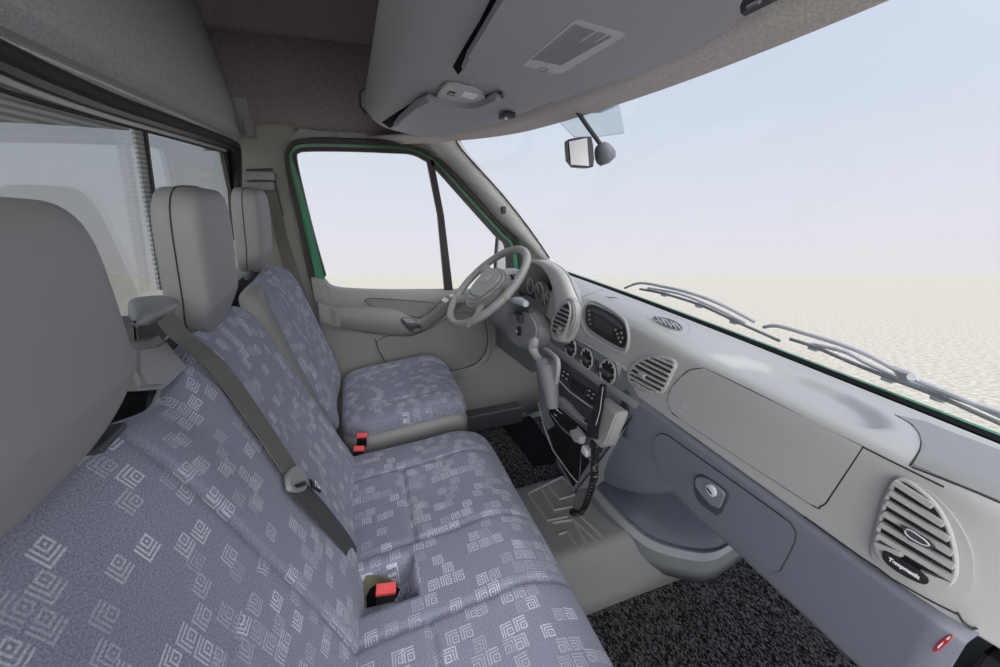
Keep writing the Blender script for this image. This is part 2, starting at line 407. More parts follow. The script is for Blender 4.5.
# front wall above windscreen (behind header), closes the high roof
mb = MB()
def hx(y): return 0.545 - 0.20*max(0.0, abs(y-0.85)-0.05)**2 - 0.12*max(0, (y-1.2)/0.4)**2
HZ = 1.375
ys = [-0.35 + 0.0537*i for i in range(40)]
rows = [[Vector((hx(y)-0.10, y, HZ+0.02)) for y in ys], [Vector((hx(y)-0.04, y, HZ+0.012)) for y in ys], [Vector((hx(y), y, HZ)) for y in ys], [Vector((hx(y)+0.03, y, HZ+0.05)) for y in ys], [Vector((0.62, y, 1.75)) for y in ys], [Vector((0.6, y, 2.06)) for y in ys]]
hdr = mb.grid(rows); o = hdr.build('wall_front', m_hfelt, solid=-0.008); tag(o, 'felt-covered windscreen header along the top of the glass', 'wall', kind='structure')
# B pillar trim
mb = MB()
Y1 = 1.745
def D(x, y): return at(x, y, 1, Y1)
pl = [(236, 132), (262, 124), (282, 124), (294, 128), (299, 140), (288, 152), (290, 190), (298, 230), (312, 285), (322, 330), (350, 420), (362, 500), (300, 500), (238, 300), (236, 200)]
o = mb.prism([D(*p) for p in pl], (0, 0.03, 0), 0.004).build('trim_1', mat('pillar_trim_grey', S(134, 131, 128), .6, bump=.1, bscale=700)); tag(o, 'grey moulded trim of the pillar behind the driver door', 'pillar trim', kind='structure')
mb = MB(); mb.box((-0.36, 1.77, 0.9), (0.12, 0.03, 1.2)); o = mb.build('wall_left', m_mid); tag(o, 'grey side panel behind the driver seat', 'wall', kind='structure')

# driver door, everything around the plane Y = 1.72
door = thing('door_1', 'closed driver door with grey trim panel and green painted window frame', 'door', (0.3, 1.74, 0.1), kind='structure')
YD = 1.72
def Q(x, y, yy=YD): return at(x, y, 1, yy)
gl_o = [(325, 275), (311, 222), (298, 166), (297, 156), (302, 152), (340, 151.5), (380, 152.5), (416, 155.5), (424, 160), (428, 170), (437, 222), (446, 288), (380, 288), (345, 287), (333, 284)]
# seal loop pairs: (outer, inner) around whole door window incl. quarter glass
seal = [((312, 290), (326, 276)), ((302, 245), (315, 237)), ((291, 195), (303, 189)), ((284.5, 160), (296.5, 158)), ((287, 147), (299, 152.5)), ((296, 139.5), (306, 151.3)), ((320, 138.5), (325, 151)), ((355, 139.5), (355, 151.5)), ((395, 142), (393, 153)), ((415, 145.5), (412, 154.5)), ((430, 151), (426, 161)), ((442, 159), (436, 169)), ((478, 198), (470, 207)), ((505, 227), (496, 236)), ((522, 246), (506, 247)), ((527, 275), (508, 275))]
c3 = lambda seq, n=4: cat([Vector((a[0], a[1], 0)) for a in seq], n)
So = c3([s_[0] for s_ in seal]); Si = c3([s_[1] for s_ in seal])
def mixp(a, b, t_): return a.lerp(b, t_)
mb = MB(); mb.ribbon([(Q(a.x, a.y), Q(*mixp(a, b_, 0.36).xy)) for a, b_ in zip(So, Si)], (0, 0.03, 0)); mb.build('outer_seal', m_rub, door)
mb = MB(); mb.ribbon([(Q(*mixp(a, b_, 0.36).xy, YD+.012), Q(*mixp(a, b_, 0.68).xy, YD+.012)) for a, b_ in zip(So, Si)], (0, 0.03, 0)); mb.build('painted_frame', m_green, door)
mb = MB(); mb.ribbon([(Q(*mixp(a, b_, 0.66).xy), Q(b_.x, b_.y)) for a, b_ in zip(So, Si)], (0, 0.03, 0)); mb.build('glass_seal', m_rub, door)
mb = MB(); mb.ribbon([(Q(291.5, 160, YD-.004), Q(292.5, 160, YD-.004)), (Q(295.5, 182, YD-.004), Q(300, 182, YD-.004)), (Q(303, 215, YD-.004), Q(309, 215, YD-.004)), (Q(311, 250, YD-.004), Q(317.5, 250, YD-.004)), (Q(316, 282, YD-.004), Q(325, 280, YD-.004)), (Q(321, 312, YD-.004), Q(330, 312, YD-.004))], (0, 0.03, 0)); mb.build('painted_frame', m_green, door)
mb = MB(); mb.ribbon([(Q(427, 160), Q(433.5, 160)), (Q(438, 215), Q(444, 215)), (Q(445, 290), Q(453, 290))], (0, 0.025, 0)); mb.build('window_bar', m_rub, door)
mb = MB(); mb.prism([Q(508, 245, YD+.01), Q(524, 245, YD+.01), Q(535, 262, YD+.01), Q(535, 285, YD+.01), Q(508, 285, YD+.01)], (0, .02, 0), .003); mb.build('mirror_sail', m_green, door)
mb = MB(); mb.ribbon([(Q(284.5, 150), Q(284.0, 150)), (Q(284.5, 150), Q(284, 150))])
win = MB().prism([Q(300, 140, YD+.03), Q(425, 148, YD+.03), Q(530, 250, YD+.03), Q(530, 296, YD+.03), Q(312, 296, YD+.03)], (0, .004, 0)); w1 = win.build('window_1', m_glass, smooth=False); tag(w1, 'clear glass of the driver door window and its front quarter pane', 'window', kind='structure')
# door trim panel : sill row to floor
sillx = [(311, 277), (318, 277), (325, 280), (331, 286), (345, 289), (380, 290.5), (420, 290.5), (460, 290), (500, 290), (550, 290)]
sl = cat([Q(*p) for p in sillx], 4)
rows = [[Vector((p.x, YD+.03, p.z)) for p in sl], [Vector((p.x, YD-.004, p.z-.001)) for p in sl], [Vector((p.x, YD-.016, p.z-.012)) for p in sl],
        [Vector((p.x, YD-.012, 0.72 + (p.z-.772)*.4)) for p in sl], [Vector((p.x, YD-.004, 0.64)) for p in sl], [Vector((p.x, YD-.002, 0.45)) for p in sl], [Vector((p.x, YD, 0.2)) for p in sl], [Vector((p.x, YD+.01, 0.03)) for p in sl]]
dp = MB().grid([cat(r_, 1) for r_ in rows]); dp.build('trim_panel', m_door, door, solid=-0.008, ang=60)
# upper insert (oval), armrest, lower map pocket
T = dp.bvh()
MB().tube(trace(T, [(375, 338), (380, 352), (392, 368), (410, 373), (440, 371), (470, 365), (483, 354), (487, 338), (484, 320)], .013, 4), .0018, 6).build('pocket_seam', m_gap, door)
MB().tube(trace(T, [(364, 300), (375, 307), (405, 314), (419, 317.5), (430, 311), (433, 303), (400, 299.5), (372, 298), (364, 300)], .004, 3), .0012, 6).build('insert_seam', m_gap, door)
mb = MB(); patch(mb, chaikin([(364, 300), (372, 298), (400, 299.5), (432, 303), (430, 311), (419, 317.5), (405, 314), (375, 307)]), T, 0.004, 5); mb.build('upper_insert', m_doord, door)
mb = MB(); rr = []
arm = [((318, 300), (318, 306), (320, 322), (322, 318)), ((335, 306), (334, 310), (335, 327), (340, 327)), ((365, 306), (364, 313), (365, 331), (368, 333)), ((395, 309), (394, 316), (394, 334), (397, 336)), ((412, 317), (411, 321), (410, 332), (412, 336)), ((420, 318), (421, 322), (424, 329), (424, 331)), ((436, 307), (438, 311), (441, 317), (441, 319)), ((447, 297), (450, 299), (455, 304), (455, 306)), ((462, 292), (466, 294), (470, 297), (470, 298))]
for a, b_, c_, d_ in arm:
    rr.append([Q(*a, YD-.005), Q(*a, YD-.03), Q(*b_, YD-.055), Q(*c_, YD-.05), Q(*d_, YD-.02), Q(*d_, YD-.0)])
rr = [list(z_) for z_ in zip(*[cat(c_, 4) for c_ in zip(*rr)])]
rr = [list(z_) for z_ in zip(*rr)]
rr = list(map(list, zip(*[cat(list(c_), 3) for c_ in rr])))
mb.grid(rr).build('armrest', m_doord, door, solid=0.003, ang=70)
mb = MB(); patch(mb, chaikin([(397, 317), (412, 318), (416, 320), (425, 331), (410, 333.5)]), MB().grid(rr).bvh(), 0.002, 4); mb.build('pull_handle', m_dark, door)
mb = MB(); patch(mb, chaikin([(433, 300), (436, 293.5), (455, 290.5), (462, 294), (450, 300), (441, 307), (436, 307)]), MB().grid(rr).bvh(), 0.003, 4); mb.build('switch_plate', m_mid, door)
for q in (((440, 299), (444, 296.5)), ((444, 302), (448, 299.5)), ((449, 295), (453, 293.5))):
    a, _ = hit(MB().grid(rr).bvh(), *q[0]); b2, _ = hit(MB().grid(rr).bvh(), *q[1])
    if a and b2: MB().bar(a + Vector((0, -.006, .002)), b2 + Vector((0, -.006, .002)), (0, -1, .6), .012, .006).build('window_switch', m_white, door)
pk = chaikin([(372, 336), (420, 334), (440, 322), (455, 312), (475, 310), (483, 318), (486, 338), (482, 355), (470, 364), (440, 370), (400, 372), (385, 362)], 2)
mb = MB(); patch(mb, pk, T, 0.012, 7); mb.build('map_pocket', m_doord, door)
pk2 = trace(T, [(455, 376), (470, 372), (485, 364), (492, 350), (492, 330), (488, 315)], 0.01, 5)
MB().tube(pk2, 0.008).build('pocket_rim', m_door, door)
mb = MB(); mb.box((0.28, 1.70, 0.07), (0.9, 0.08, 0.10), bev=.01); o = mb.build('sill_step', m_dark, door)
# roof rail trim above door with screw covers + coat hook
mb = MB(); rail_p = [((300, 128), (288, 141)), ((318, 131), (316, 137)), ((360, 133), (360, 138)), ((400, 137), (400, 141)), ((428, 141), (420, 144)), ((440, 144), (434, 150))]
mb.ribbon([(at(*a, 1, 1.74), at(*b_, 1, 1.735)) for a, b_ in rail_p], (0, .03, 0)); o = mb.build('trim_2', m_mid); tag(o, 'thin grey trim strip above the driver door window', 'trim', kind='structure')
for i, (x, y) in enumerate(((334, 135), (376, 137.5))):
    mb = MB().box(at(x, y, 1, 1.734), (0.03, 0.008, 0.009), bev=.003); o = mb.build('screw_cover', m_doord)
    tag(o, ('oval plug on the trim over the door window, nearer the rear bulkhead', 'oval plug on the trim over the door window, nearer the windscreen')[i], 'trim plug', 'plugs above the door')
hk = at(250, 128, 1, 1.73); th = thing('coat_hook', 'small grey coat hook on the pillar by the rear partition', 'hook', hk)
MB().box(hk, (.03, .02, .06), bev=.005).build('hook_base', m_doord, th); MB().box(hk + Vector((.006, -.014, -.01)), (.012, .012, .035), bev=.004).build('hook_prong', m_doord, th)
o = MB().prism([at(*p, 1, 1.753) for p in ((395, 134), (460, 137), (464, 152), (446, 163), (432, 156), (418, 149), (400, 147))], (0, .012, 0)).build('trim_6', m_hfelt); tag(o, 'felt corner filler where the roof rail meets the front pillar', 'trim', kind='structure')
# driver belt on B pillar
bt = thing('seat_belt', 'brown-grey driver seat belt hanging from its slot in the door pillar', 'seat belt', at(262, 190, 1, 1.72))
mb = MB(); mb.prism([at(*p, 1, 1.735) for p in ((246, 169), (272, 168), (283, 215), (279, 218), (270, 190), (248, 190))], (0, .02, 0), .003); mb.build('slot_recess', m_black, bt)
mb = MB(); mb.box(at(260, 176, 1, 1.71), (.095, .045, .03), bev=.006); mb.build('belt_guide', m_mid, bt)
mb = MB(); mb.box(at(262, 186, 1, 1.71), (.085, .035, .03), bev=.006); mb.build('height_slider', m_doord, bt)
mb = MB(); mb.ribbon([(at(266, 190, 1, 1.70), at(276, 188, 1, 1.72)), (at(276, 240, 1, 1.69), at(287, 236, 1, 1.71)), (at(292, 300, 1, 1.68), at(303, 285, 1, 1.70)), (at(308, 340, 1, 1.67), at(318, 330, 1, 1.69))], (0, .002, 0)); mb.build('webbing', m_belt, bt)

# A pillar trim
mb = MB()
ap = [((420, 139), (456, 141)), ((432, 152), (462, 151)), ((450, 168), (478, 169)), ((472, 191), (502, 196)), ((499, 222), (528, 229)), ((522, 243), (548, 257)), ((530, 262), (580, 292)), ((530, 300), (590, 330))]
rows = []
for i, (a, b_) in enumerate(ap):
    P0 = at(*a, 1, 1.725); d0 = at(*b_, 1, 1.66)
    rows.append([P0 + Vector((0, .03, 0)), P0, P0.lerp(d0, .5) + Vector((-.012, -.02, 0)), d0, d0 + Vector((.03, .03, 0.0))])
rows = list(map(list, zip(*[cat(list(c_), 4) for c_ in zip(*rows)])))
rows = [cat(r_, 3) for r_ in rows]
o = mb.grid(rows).build('trim_3', mat('pillar_plastic', S(190, 188, 186), 0.5, bump=.1, bscale=700), solid=-.004, ang=70); tag(o, 'light grey moulded trim of the front windscreen pillar', 'pillar trim', kind='structure')
mb = MB(); wl = cat([at(*p, 1, 1.655) for p in ((455.5, 140), (462.5, 150.5), (479, 169), (503, 195.5), (529, 228.5), (549.5, 258))], 4)
o = mb.tube(wl, .0035).build('trim_4', m_gap); tag(o, 'black rubber edge of the windscreen along the front pillar', 'trim', kind='structure')
mb = MB(); mb.box(at(503.5, 210, 1, 1.66), (.018, .022, .03), bev=.005); o = mb.build('pillar_clip', m_dark); tag(o, 'small dark clip on the light windscreen pillar trim', 'clip')

# windscreen
def cowlx(y): return 0.872 + 0.02*math.sin(max(0, min(1, (y-0.2)/1.5))*math.pi) + 0.0*y
CZ = 0.842
wr0 = [Vector((hx(y)+0.006, y, HZ+0.01)) for y in ys if y < 1.7]; wr1 = [Vector((cowlx(y)+0.05, y, CZ-0.06)) for y in ys if y < 1.7]
wsg = MB().grid([[a.lerp(b_, k/6) + Vector((.03, 0, .03))*math.sin(math.pi*k/6) for a, b_ in zip(wr0, wr1)] for k in range(7)])
wsg.build('window_2', m_glass); tag(bpy.data.objects['window_2'], 'large clear curved windscreen over the dashboard', 'window', kind='structure')
WT = wsg.bvh()
mb = MB(); patch(mb, [(556, 118), (580, 108), (617, 96), (624, 133), (595, 137), (574, 137)], WT, 0.002, 8); o = mb.build('tint_patch', m_sticker); tag(o, 'pale dotted tint patch on the windscreen behind the mirror', 'tint patch')

# rear window: rails, glass, bar
XB = -0.36
rw = thing('window_3', 'wide sliding rear partition window behind the seats', 'window', (XB, .9, .8), kind='structure')
def B_(x, y, xx=XB): return at(x, y, 0, xx)
mb = MB(); mb.box((XB-.012, .88, 1.06), (.006, 1.9, .62)); mb.build('pane', m_tint, rw, smooth=False)
def railtube(name, m, pts, r, xx=XB):
    return MB().tube(cat([B_(*p, xx) for p in pts], 5), r, 8).build(name, m, rw)
railtube('outer_seal', m_gap, [(-60, 22), (0, 50), (60, 78), (120, 103), (180, 124), (222, 139), (233, 144), (237.5, 152), (238, 200), (239, 240)], .012, XB+.018)
railtube('inner_seal', m_black, [(-60, 36), (0, 66), (60, 91), (120, 112), (180, 131), (220, 144), (229, 149), (232, 158), (236, 200), (238, 240)], .012, XB+.006)
railtube('metal_rail', m_metal, [(-60, 52), (0, 79), (60, 101), (120, 120), (180, 137), (224, 150)], .008, XB+.002)
railtube('dark_rail', m_gap, [(-60, 62), (0, 89), (60, 108), (120, 124), (180, 140), (226, 153)], .003, XB+.004)
mb = MB(); mb.ribbon([(B_(223, 150, XB-.002), B_(231, 150, XB-.002)), (B_(231, 190, XB-.002), B_(236, 190, XB-.002)), (B_(235, 240, XB-.002), B_(240, 240, XB-.002))], (-.01, 0, 0)); mb.build('end_stile', m_rub, rw)
sm = bpy.data.materials.new('dot_print'); sm.use_nodes = True; t = sm.node_tree; b = t.nodes['Principled BSDF']; b.inputs['Roughness'].default_value = .5
g = t.nodes.new('ShaderNodeTexCoord'); sx = t.nodes.new('ShaderNodeSeparateXYZ'); t.links.new(g.outputs['Object'], sx.inputs[0])
ma = t.nodes.new('ShaderNodeMath'); ma.operation = 'MULTIPLY'; ma.inputs[1].default_value = 2*math.pi/.0085; t.links.new(sx.outputs[2], ma.inputs[0])
ms = t.nodes.new('ShaderNodeMath'); ms.operation = 'SINE'; t.links.new(ma.outputs[0], ms.inputs[0])
rp = t.nodes.new('ShaderNodeMapRange'); rp.inputs[1].default_value = -1; rp.inputs[2].default_value = 1; t.links.new(ms.outputs[0], rp.inputs[0])
mx = t.nodes.new('ShaderNodeMix'); mx.data_type = 'RGBA'; mx.inputs[6].default_value = (*S(108, 110, 112), 1); mx.inputs[7].default_value = (*S(165, 168, 170), 1); t.links.new(rp.outputs[0], mx.inputs[0]); t.links.new(mx.outputs[2], b.inputs['Base Color'])
mb = MB(); mb.ribbon([(B_(-60, 60, XB+.0), B_(-60, 112, XB+.0)), (B_(0, 89), B_(0, 122)), (B_(70, 110), B_(70, 126)), (B_(128, 127), B_(130, 130.5))], (-.003, 0, 0)); mb.build('printed_band', sm, rw, smooth=False)
mb = MB(); mb.ribbon([(B_(134, 128), B_(145, 131)), (B_(140, 165), B_(150, 165)), (B_(148, 215), B_(157, 215)), (B_(160, 290), B_(167, 290))], (-.004, 0, 0)); mb.build('printed_stile', sm, rw, smooth=False)
mb = MB(); mb.ribbon([(B_(145, 130, XB+.004), B_(147.5, 130, XB+.004)), (B_(150, 165, XB+.004), B_(152, 165, XB+.004)), (B_(157, 215, XB+.004), B_(159, 215, XB+.004)), (B_(167, 290, XB+.004), B_(169, 290, XB+.004))], (-.006, 0, 0)); mb.build('pane_edge', m_rub, rw, smooth=False)

# ------------------------------------------------------------------ seats
def pad(w_, h_, tf, tb, m=7, n=4.5, nu=70, nv=70, bulge=None, top=None, bend=None):
    """closed cushion. returns (u,v)->Vector local: x across, y up, z out; rows for grid"""
    front = []; uvs = []
    vs_ = []; fs = []; uvl = []
    def shape(u, v, side):
        mxv = max(abs(u), abs(v))
        if mxv < 1e-6: s = 1
        else: s = ((abs(u)**m + abs(v)**m) ** (1/m)) / mxv
        x, y = u/s, v/s
        e = mxv
        d = (1 - e**n) ** (1/n) if e < 1 else 0
        return x, y, d
    for side in (1, -1):
        o = len(vs_)
        for j in range(nv+1):
            for i in range(nu+1):
                u = math.sin(math.pi/2*(2*i/nu-1))*0.35 + (2*i/nu-1)*0.65; v = math.sin(math.pi/2*(2*j/nv-1))*0.35 + (2*j/nv-1)*0.65
                x, y, d = shape(u, v, side)
                if side > 0:
                    z = d*tf + (bulge(x, y)*min(1, d*1.3) if bulge else 0)
                else: z = -d*tb
                p = Vector((x*w_/2, y*h_/2, z))
                if top: p.y += top(x, y)
                if bend: p = bend(p)
                vs_.append(p); uvl.append((x*w_/2 + d*0, y*h_/2 + (0 if side > 0 else 5)))
        for j in range(nv):
            for i in range(nu):
                a = o + j*(nu+1) + i; q = (a, a+1, a+nu+2, a+nu+1)
                fs.append(q if side > 0 else q[::-1])
    return vs_, fs, uvl
def place(data, M, uoff=(0, 0)):
    vs_, fs, uvl = data
    return MB().add([M @ v for v in vs_], fs, [(u+uoff[0], v+uoff[1]) for u, v in uvl])
def weld(o):
    md = o.modifiers.new('weld', 'WELD'); md.merge_threshold = 0.0003
    return o
def seatframe(joint, topv, yc):
    """local x -> -Y.. use x -> Y, y -> up the back, z -> front normal"""
    j = Vector(joint); tv = Vector(topv); yv = (tv - j).normalized(); xv = Vector((0, 1, 0)); zv = xv.cross(yv)
    M = Matrix((xv, yv, zv)).transposed().to_4x4(); M.translation = (j + tv)/2; M.translation.y = yc
    return M, (tv - j).length
def gs(x, c, s): return math.exp(-((x-c)/s)**2)
def groove(x, c, s=.012): return -gs(x, c, s)

# --- bench back
bench = thing('passenger_bench', 'double passenger bench in patterned blue-grey cloth with two seats', 'seat', (0.0, .6, .02))
Mb, Lb = seatframe((-.092, 0, .40), (-.290, 0, .935), .54)
BW = 1.10
def bb(x, y):
    Yv = .54 + x*BW/2
    b = 0.0
    for c in (.85, .36): b -= 0.016*gs(Yv, c, .13)
    b -= .006*(gs(Yv, 1.0, .006) + gs(Yv, .70, .005) + gs(Yv, .49, .005) + gs(Yv, .22, .006))
    b -= .004*gs(y, .15, .012)*(1 if abs(Yv-.85) < .14 or abs(Yv-.35) < .14 else 0)
    b -= .012*gs(Yv, .6, .05)*max(0, y)
    return b
def bt_(x, y):
    Yv = .54 + x*BW/2; k = max(0, (y-.2)/.8)**2
    t_ = -0.035*gs(Yv, .60, .085)
    t_ += -0.035*max(0, (Yv-.96)/.12)**2
    return k*t_
bkm = place(pad(BW, Lb+.05, .045, .03, m=14, n=3.2, nu=190, nv=110, bulge=bb, top=bt_), Mb, (0, 0)); BKT = bkm.bvh(); o = bkm.build('backrest', m_fab, bench, ang=180); weld(o)
# --- bench cushion
cj = Vector((-.16, 0, .405)); ct = Vector((.342, 0, .425))
def cushM(cj, ct, yc):
    a = Vector(cj); b_ = Vector(ct); yv = (b_-a).normalized(); xv = Vector((0, -1, 0)); zv = xv.cross(yv)
    if zv.z < 0: xv = -xv; zv = xv.cross(yv)
    M = Matrix((xv, yv, zv)).transposed().to_4x4(); M.translation = (a+b_)/2; M.translation.y = yc
    return M, (b_-a).length, xv.y
Mc, Lc, sg = cushM(cj, ct, .535)
CW = 1.12
def cb(x, y):
    Yv = .535 + sg*x*CW/2; X = (y*Lc/2)
    b = -.012*gs(Yv, .82, .12) - .012*gs(Yv, .36, .12)
    b -= .007*(gs(Yv, .945, .005) + gs(Yv, .68, .005) + gs(Yv, .50, .005) + gs(Yv, .20, .005))
    cx = gs(X, -.045, .006)
    b -= .009*cx*(1 if (.68 < Yv < .945 or .20 < Yv < .50) else 0)
    # buckle pocket
    b -= .05*max(0, 1-max(abs(X+.112)/.055, abs(Yv-.60)/.048)**8)
    b += .01*gs(y, .55, .3)
    return b
def cbend(p):
    q = p.copy(); k = max(0, (p.y - Lc*.22)/(Lc*.28)); q.z -= .035*k*k; return q
ckm = place(pad(CW, Lc, .06, .12, m=12, n=3.4, nu=190, nv=110, bulge=cb, bend=cbend), Mc, (3.3, 1.1)); CKT = ckm.bvh(); o = ckm.build('seat_cushion', m_fab, bench, ang=180); weld(o)
MB().box((.06, .59, .16), (.36, .94, .30), bev=.01).build('seat_base', m_dark, bench)
mb = MB(); patch(mb, [(358, 608), (360, 590), (366, 575), (378, 575), (390, 579), (398, 584), (397, 597), (380, 604)], CKT, .002, 4); mb.build('pocket_lining', mat('pocket_felt', S(104, 104, 84), .9), bench)
mb = MB(); patch(mb, [(366, 608), (365, 598), (370, 588), (378, 583), (392, 585), (400, 590), (396, 598), (380, 605)], CKT, .004, 4); mb.build('pocket_shade', m_recess, bench)  # black patch paints the shade down inside the buckle pocket
def headrest(parent, yc, zc, xf, wd, hh, th, tilt=12, dims=None):
    M = Matrix.Translation(Vector((xf, yc, zc))) @ Matrix.Rotation(math.radians(-tilt), 4, 'Y') @ Matrix(((0, 0, 1, 0), (-1, 0, 0, 0), (0, 1, 0, 0), (0, 0, 0, 1))).to_4x4()
    def tp(x, y): return 0
    def bd(p):
        q = p.copy(); f = p.y/(hh/2)
        if f < -.45: k = (-.45-f)/.55; q.x *= 1 - .42*k*k; q.z = q.z*(1-.25*k) - .012*k
        q.y += 0.0
        return q
    vs_, fs, uvl = pad(wd, hh, th*.55, th*.45, m=4.6, n=6, nu=60, nv=60, bulge=lambda x, y: .006*(1-x*x)*(1-y*y) - 0.0, bend=bd)
    vs_ = [M @ v for v in vs_]
    mb_ = MB().add(vs_, fs)
    o_ = mb_.build('headrest', m_vinyl, parent, ang=180); weld(o_)
    # piping seam around the side
    pts = []
    for k in range(80):
        a = 2*math.pi*k/80; c_, s_ = math.cos(a), math.sin(a); mm = max(abs(c_), abs(s_)); u, v = c_/mm, s_/mm
        s2 = (abs(u)**4.6 + abs(v)**4.6)**(1/4.6); p = Vector((u/s2*wd/2*1.002, v/s2*hh/2*1.002, -.0))
        pts.append(M @ bd(p))
    pts.append(pts[0]); MB().tube(pts, .0012, 6).build('piping', m_gap, o_)
    for s_ in (-1, 1):
        a = M @ Vector((s_*.045, -hh/2+.02, 0)); MB().tube([a, a + Vector((-.02, 0, -.035))], .008, 10).build('headrest_post', m_dark, parent)
    return M
HM = headrest(bench, .885, 1.072, -.284, .20, .27, .074, -6)
HB = headrest(bench, .385, 1.075, -.283, .28, .245, .075, -1)
for px_, py_ in ((97, 441), (214, 316)):
    MB().box(hit(BKT, px_, py_, .002)[0], (.03, .05, .008), bev=.003).build('post_collar', m_dark, bench)
# --- driver seat
drv = thing('driver_seat', 'single driver seat in patterned blue-grey cloth with grey vinyl sides', 'seat', (0.05, 1.4, .02))
Md, Ld = seatframe((-.165, 0, .43), (-.295, 0, .94), 1.425)
DW = .43
def db(x, y):
    Yv = x*DW/2; return .022*(abs(x)**3) - .004*(gs(Yv, .14, .006)+gs(Yv, -.14, .006)) - .012*gs(x, 0, .6)
o = place(pad(DW, Ld+.03, .055, .005, m=7, n=3.4, nu=80, nv=80, bulge=db, top=lambda x, y: -.03*max(0, y)**2*(abs(x)**3)), Md, (7.7, 2.2)).build('backrest', m_fab, drv, ang=180); weld(o)
Mdb = Md.copy(); Mdb.translation.y -= .025; Mdb.translation += Md.to_3x3() @ Vector((.0, -.005, .0))
o = place(pad(DW+.05, Ld+.02, .030, .03, m=9, n=9, nu=60, nv=60), Mdb).build('backrest_shell', m_seatside, drv, ang=180); weld(o)
Me, Le, sg2 = cushM((-.12, 0, .44), (.315, 0, .475), 1.405)
def dc(x, y):
    Yv = x*.5/2; return .012*(abs(x)**3) - .004*(gs(Yv, .15, .006)+gs(Yv, -.15, .006)) - .004*gs(y, -.1, .02)*(1 if abs(Yv) < .15 else 0)
def dbend(p):
    q = p.copy(); k = max(0, (p.y - Le*.25)/(Le*.25)); q.z -= .025*k*k; return q
o = place(pad(.47, Le, .05, .03, m=7, n=3.6, nu=80, nv=80, bulge=dc, bend=dbend), Me, (11.1, 4.4)).build('seat_cushion', m_fab, drv, ang=180); weld(o)
Mf = Me.copy(); Mf.translation += Vector((-.004, 0, -.035))
o = place(pad(.50, Le, .035, .07, m=8, n=6, nu=60, nv=60, bend=dbend), Mf).build('cushion_surround', m_seatside, drv, ang=180); weld(o)
MB().box((.08, 1.405, .18), (.34, .36, .34), bev=.02).build('seat_base', m_dark, drv)
headrest(drv, 1.39, 1.085, -.292, .18, .245, .072, -6)

# --- buckles
def buckle(p, d, label, sz=1.0):
    t_ = thing('belt_buckle', label, 'seat belt buckle', p)
    M = frame(p, (1, -.15, 0), d)
    MB().add([M @ Vector((x*.018*sz, y*.011*sz, z)) for z in (-.06*sz, 0) for x, y in ((-1, -1), (1, -1), (1, 1), (-1, 1))], [(3, 2, 1, 0), (4, 5, 6, 7), (0, 1, 5, 4), (1, 2, 6, 5), (2, 3, 7, 6), (3, 0, 4, 7)]).build('buckle_body', m_black, t_)
    mb_ = MB(); bm_pts = [M @ Vector((x*.019*sz, y*.010*sz, -.004)) for x, y in ((-1, -1), (1, -1), (1, 1), (-1, 1))]
    mb_.prism(bm_pts, Vector(d).normalized()*.014*sz, .002); mb_.build('release_button', m_red, t_, smooth=False)
buckle(at(386, 590, 2, .452), (.1, -.25, .95), 'red-topped buckle sunk in the bench pocket by the dark belt')
buckle(at(362, 436, 1, 1.12), (.1, -.4, .9), 'red-topped buckle beside the vinyl side of the driver seat', .8)
buckle(at(359, 449, 1, 1.09), (.1, -.4, .9), 'red-topped buckle at the far edge of the bench, below another', .8)

# --- belt tower between the headrests
tw = thing('belt_tower', 'grey plastic seat belt outlet tower between the two bench headrests', 'belt outlet', (-.33, .62, .9))
def XT(x, y, xx=-.25): return at(x, y, 0, xx)
body = [(138, 344), (158, 341), (166, 336), (192, 368), (176, 384), (170, 389), (146, 391), (137, 372)]
MB().prism([XT(*p, -.265) for p in body], (-.12, 0, 0.02), .008, 3).build('tower_body', m_mid, tw)
MB().prism([XT(*p, -.285) for p in ((136, 325), (160, 318), (172, 312), (178, 325), (162, 345), (138, 346))], (-.08, 0, 0), .003).build('outlet_recess', m_black, tw)
hood = [(132, 300), (150, 296), (168, 296), (177, 301), (179, 305), (160, 322), (150, 325), (138, 326)]
rows = []
cp = [((128, 316), (134, 322), (136, 325)), ((130, 300), (140, 314), (146, 325)), ((148, 296), (158, 307), (156, 322)), ((164, 295.5), (170, 302), (166, 318)), ((175, 299), (178, 303), (178, 307))]
for a, b_, c_ in cp: rows.append([XT(*a, -.32), XT(*b_, -.262), XT(*c_, -.258), XT(*c_, -.285)])
rows = [cat(r_, 4) for r_ in map(list, zip(*[cat(list(c_), 4) for c_ in zip(*rows)]))]
MB().grid(rows).build('outlet_hood', m_vinyl, tw, solid=.006, ang=60)
# --- middle belt
mbelt = thing('seat_belt', 'long grey bench seat belt crossing the backrest down to the cushion pocket', 'seat belt', at(180, 330, 0, -.25))
def back_x(z, off=.0): return -.105 + (z-.40)*(-.18/.565) + off
def onback(px, py, off=.05):
    return hit(BKT, px, py, off - .055)[0]
b1 = [((157, 322), (172, 312)), ((170, 338), (192, 335)), ((200, 370), (220, 368)), ((240, 422), (257, 416)), ((277, 476), (294, 471))]
b2 = [((282, 492), (300, 486)), ((300, 512), (316, 502)), ((330, 540), (345, 534)), ((350, 562), (361, 556)), ((356, 585), (363, 580)), ((357, 607), (364, 600))]
o1 = [.062, .068, .066, .064, .064]; o2 = [.064, .064, .06, .052, .045, .03]
def beltrib(bb_, offs, mt, name):
    pick = lambda q, o_: at(*q, 0, -.246) if q[1] < 325 else (at(*q, 0, -.238) if q[1] < 345 else onback(*q, o_))
    A = cat([pick(a, o_) for (a, b_), o_ in zip(bb_, offs)], 5); Bq = cat([pick(b_, o_) for (a, b_), o_ in zip(bb_, offs)], 5)
    MB().ribbon(list(zip(A, Bq)), (.0012, 0, .0006)).build(name, mt, mbelt)
beltrib(b1, o1, m_belt, 'webbing'); beltrib(b2, o2, m_beltd, 'lap_webbing')
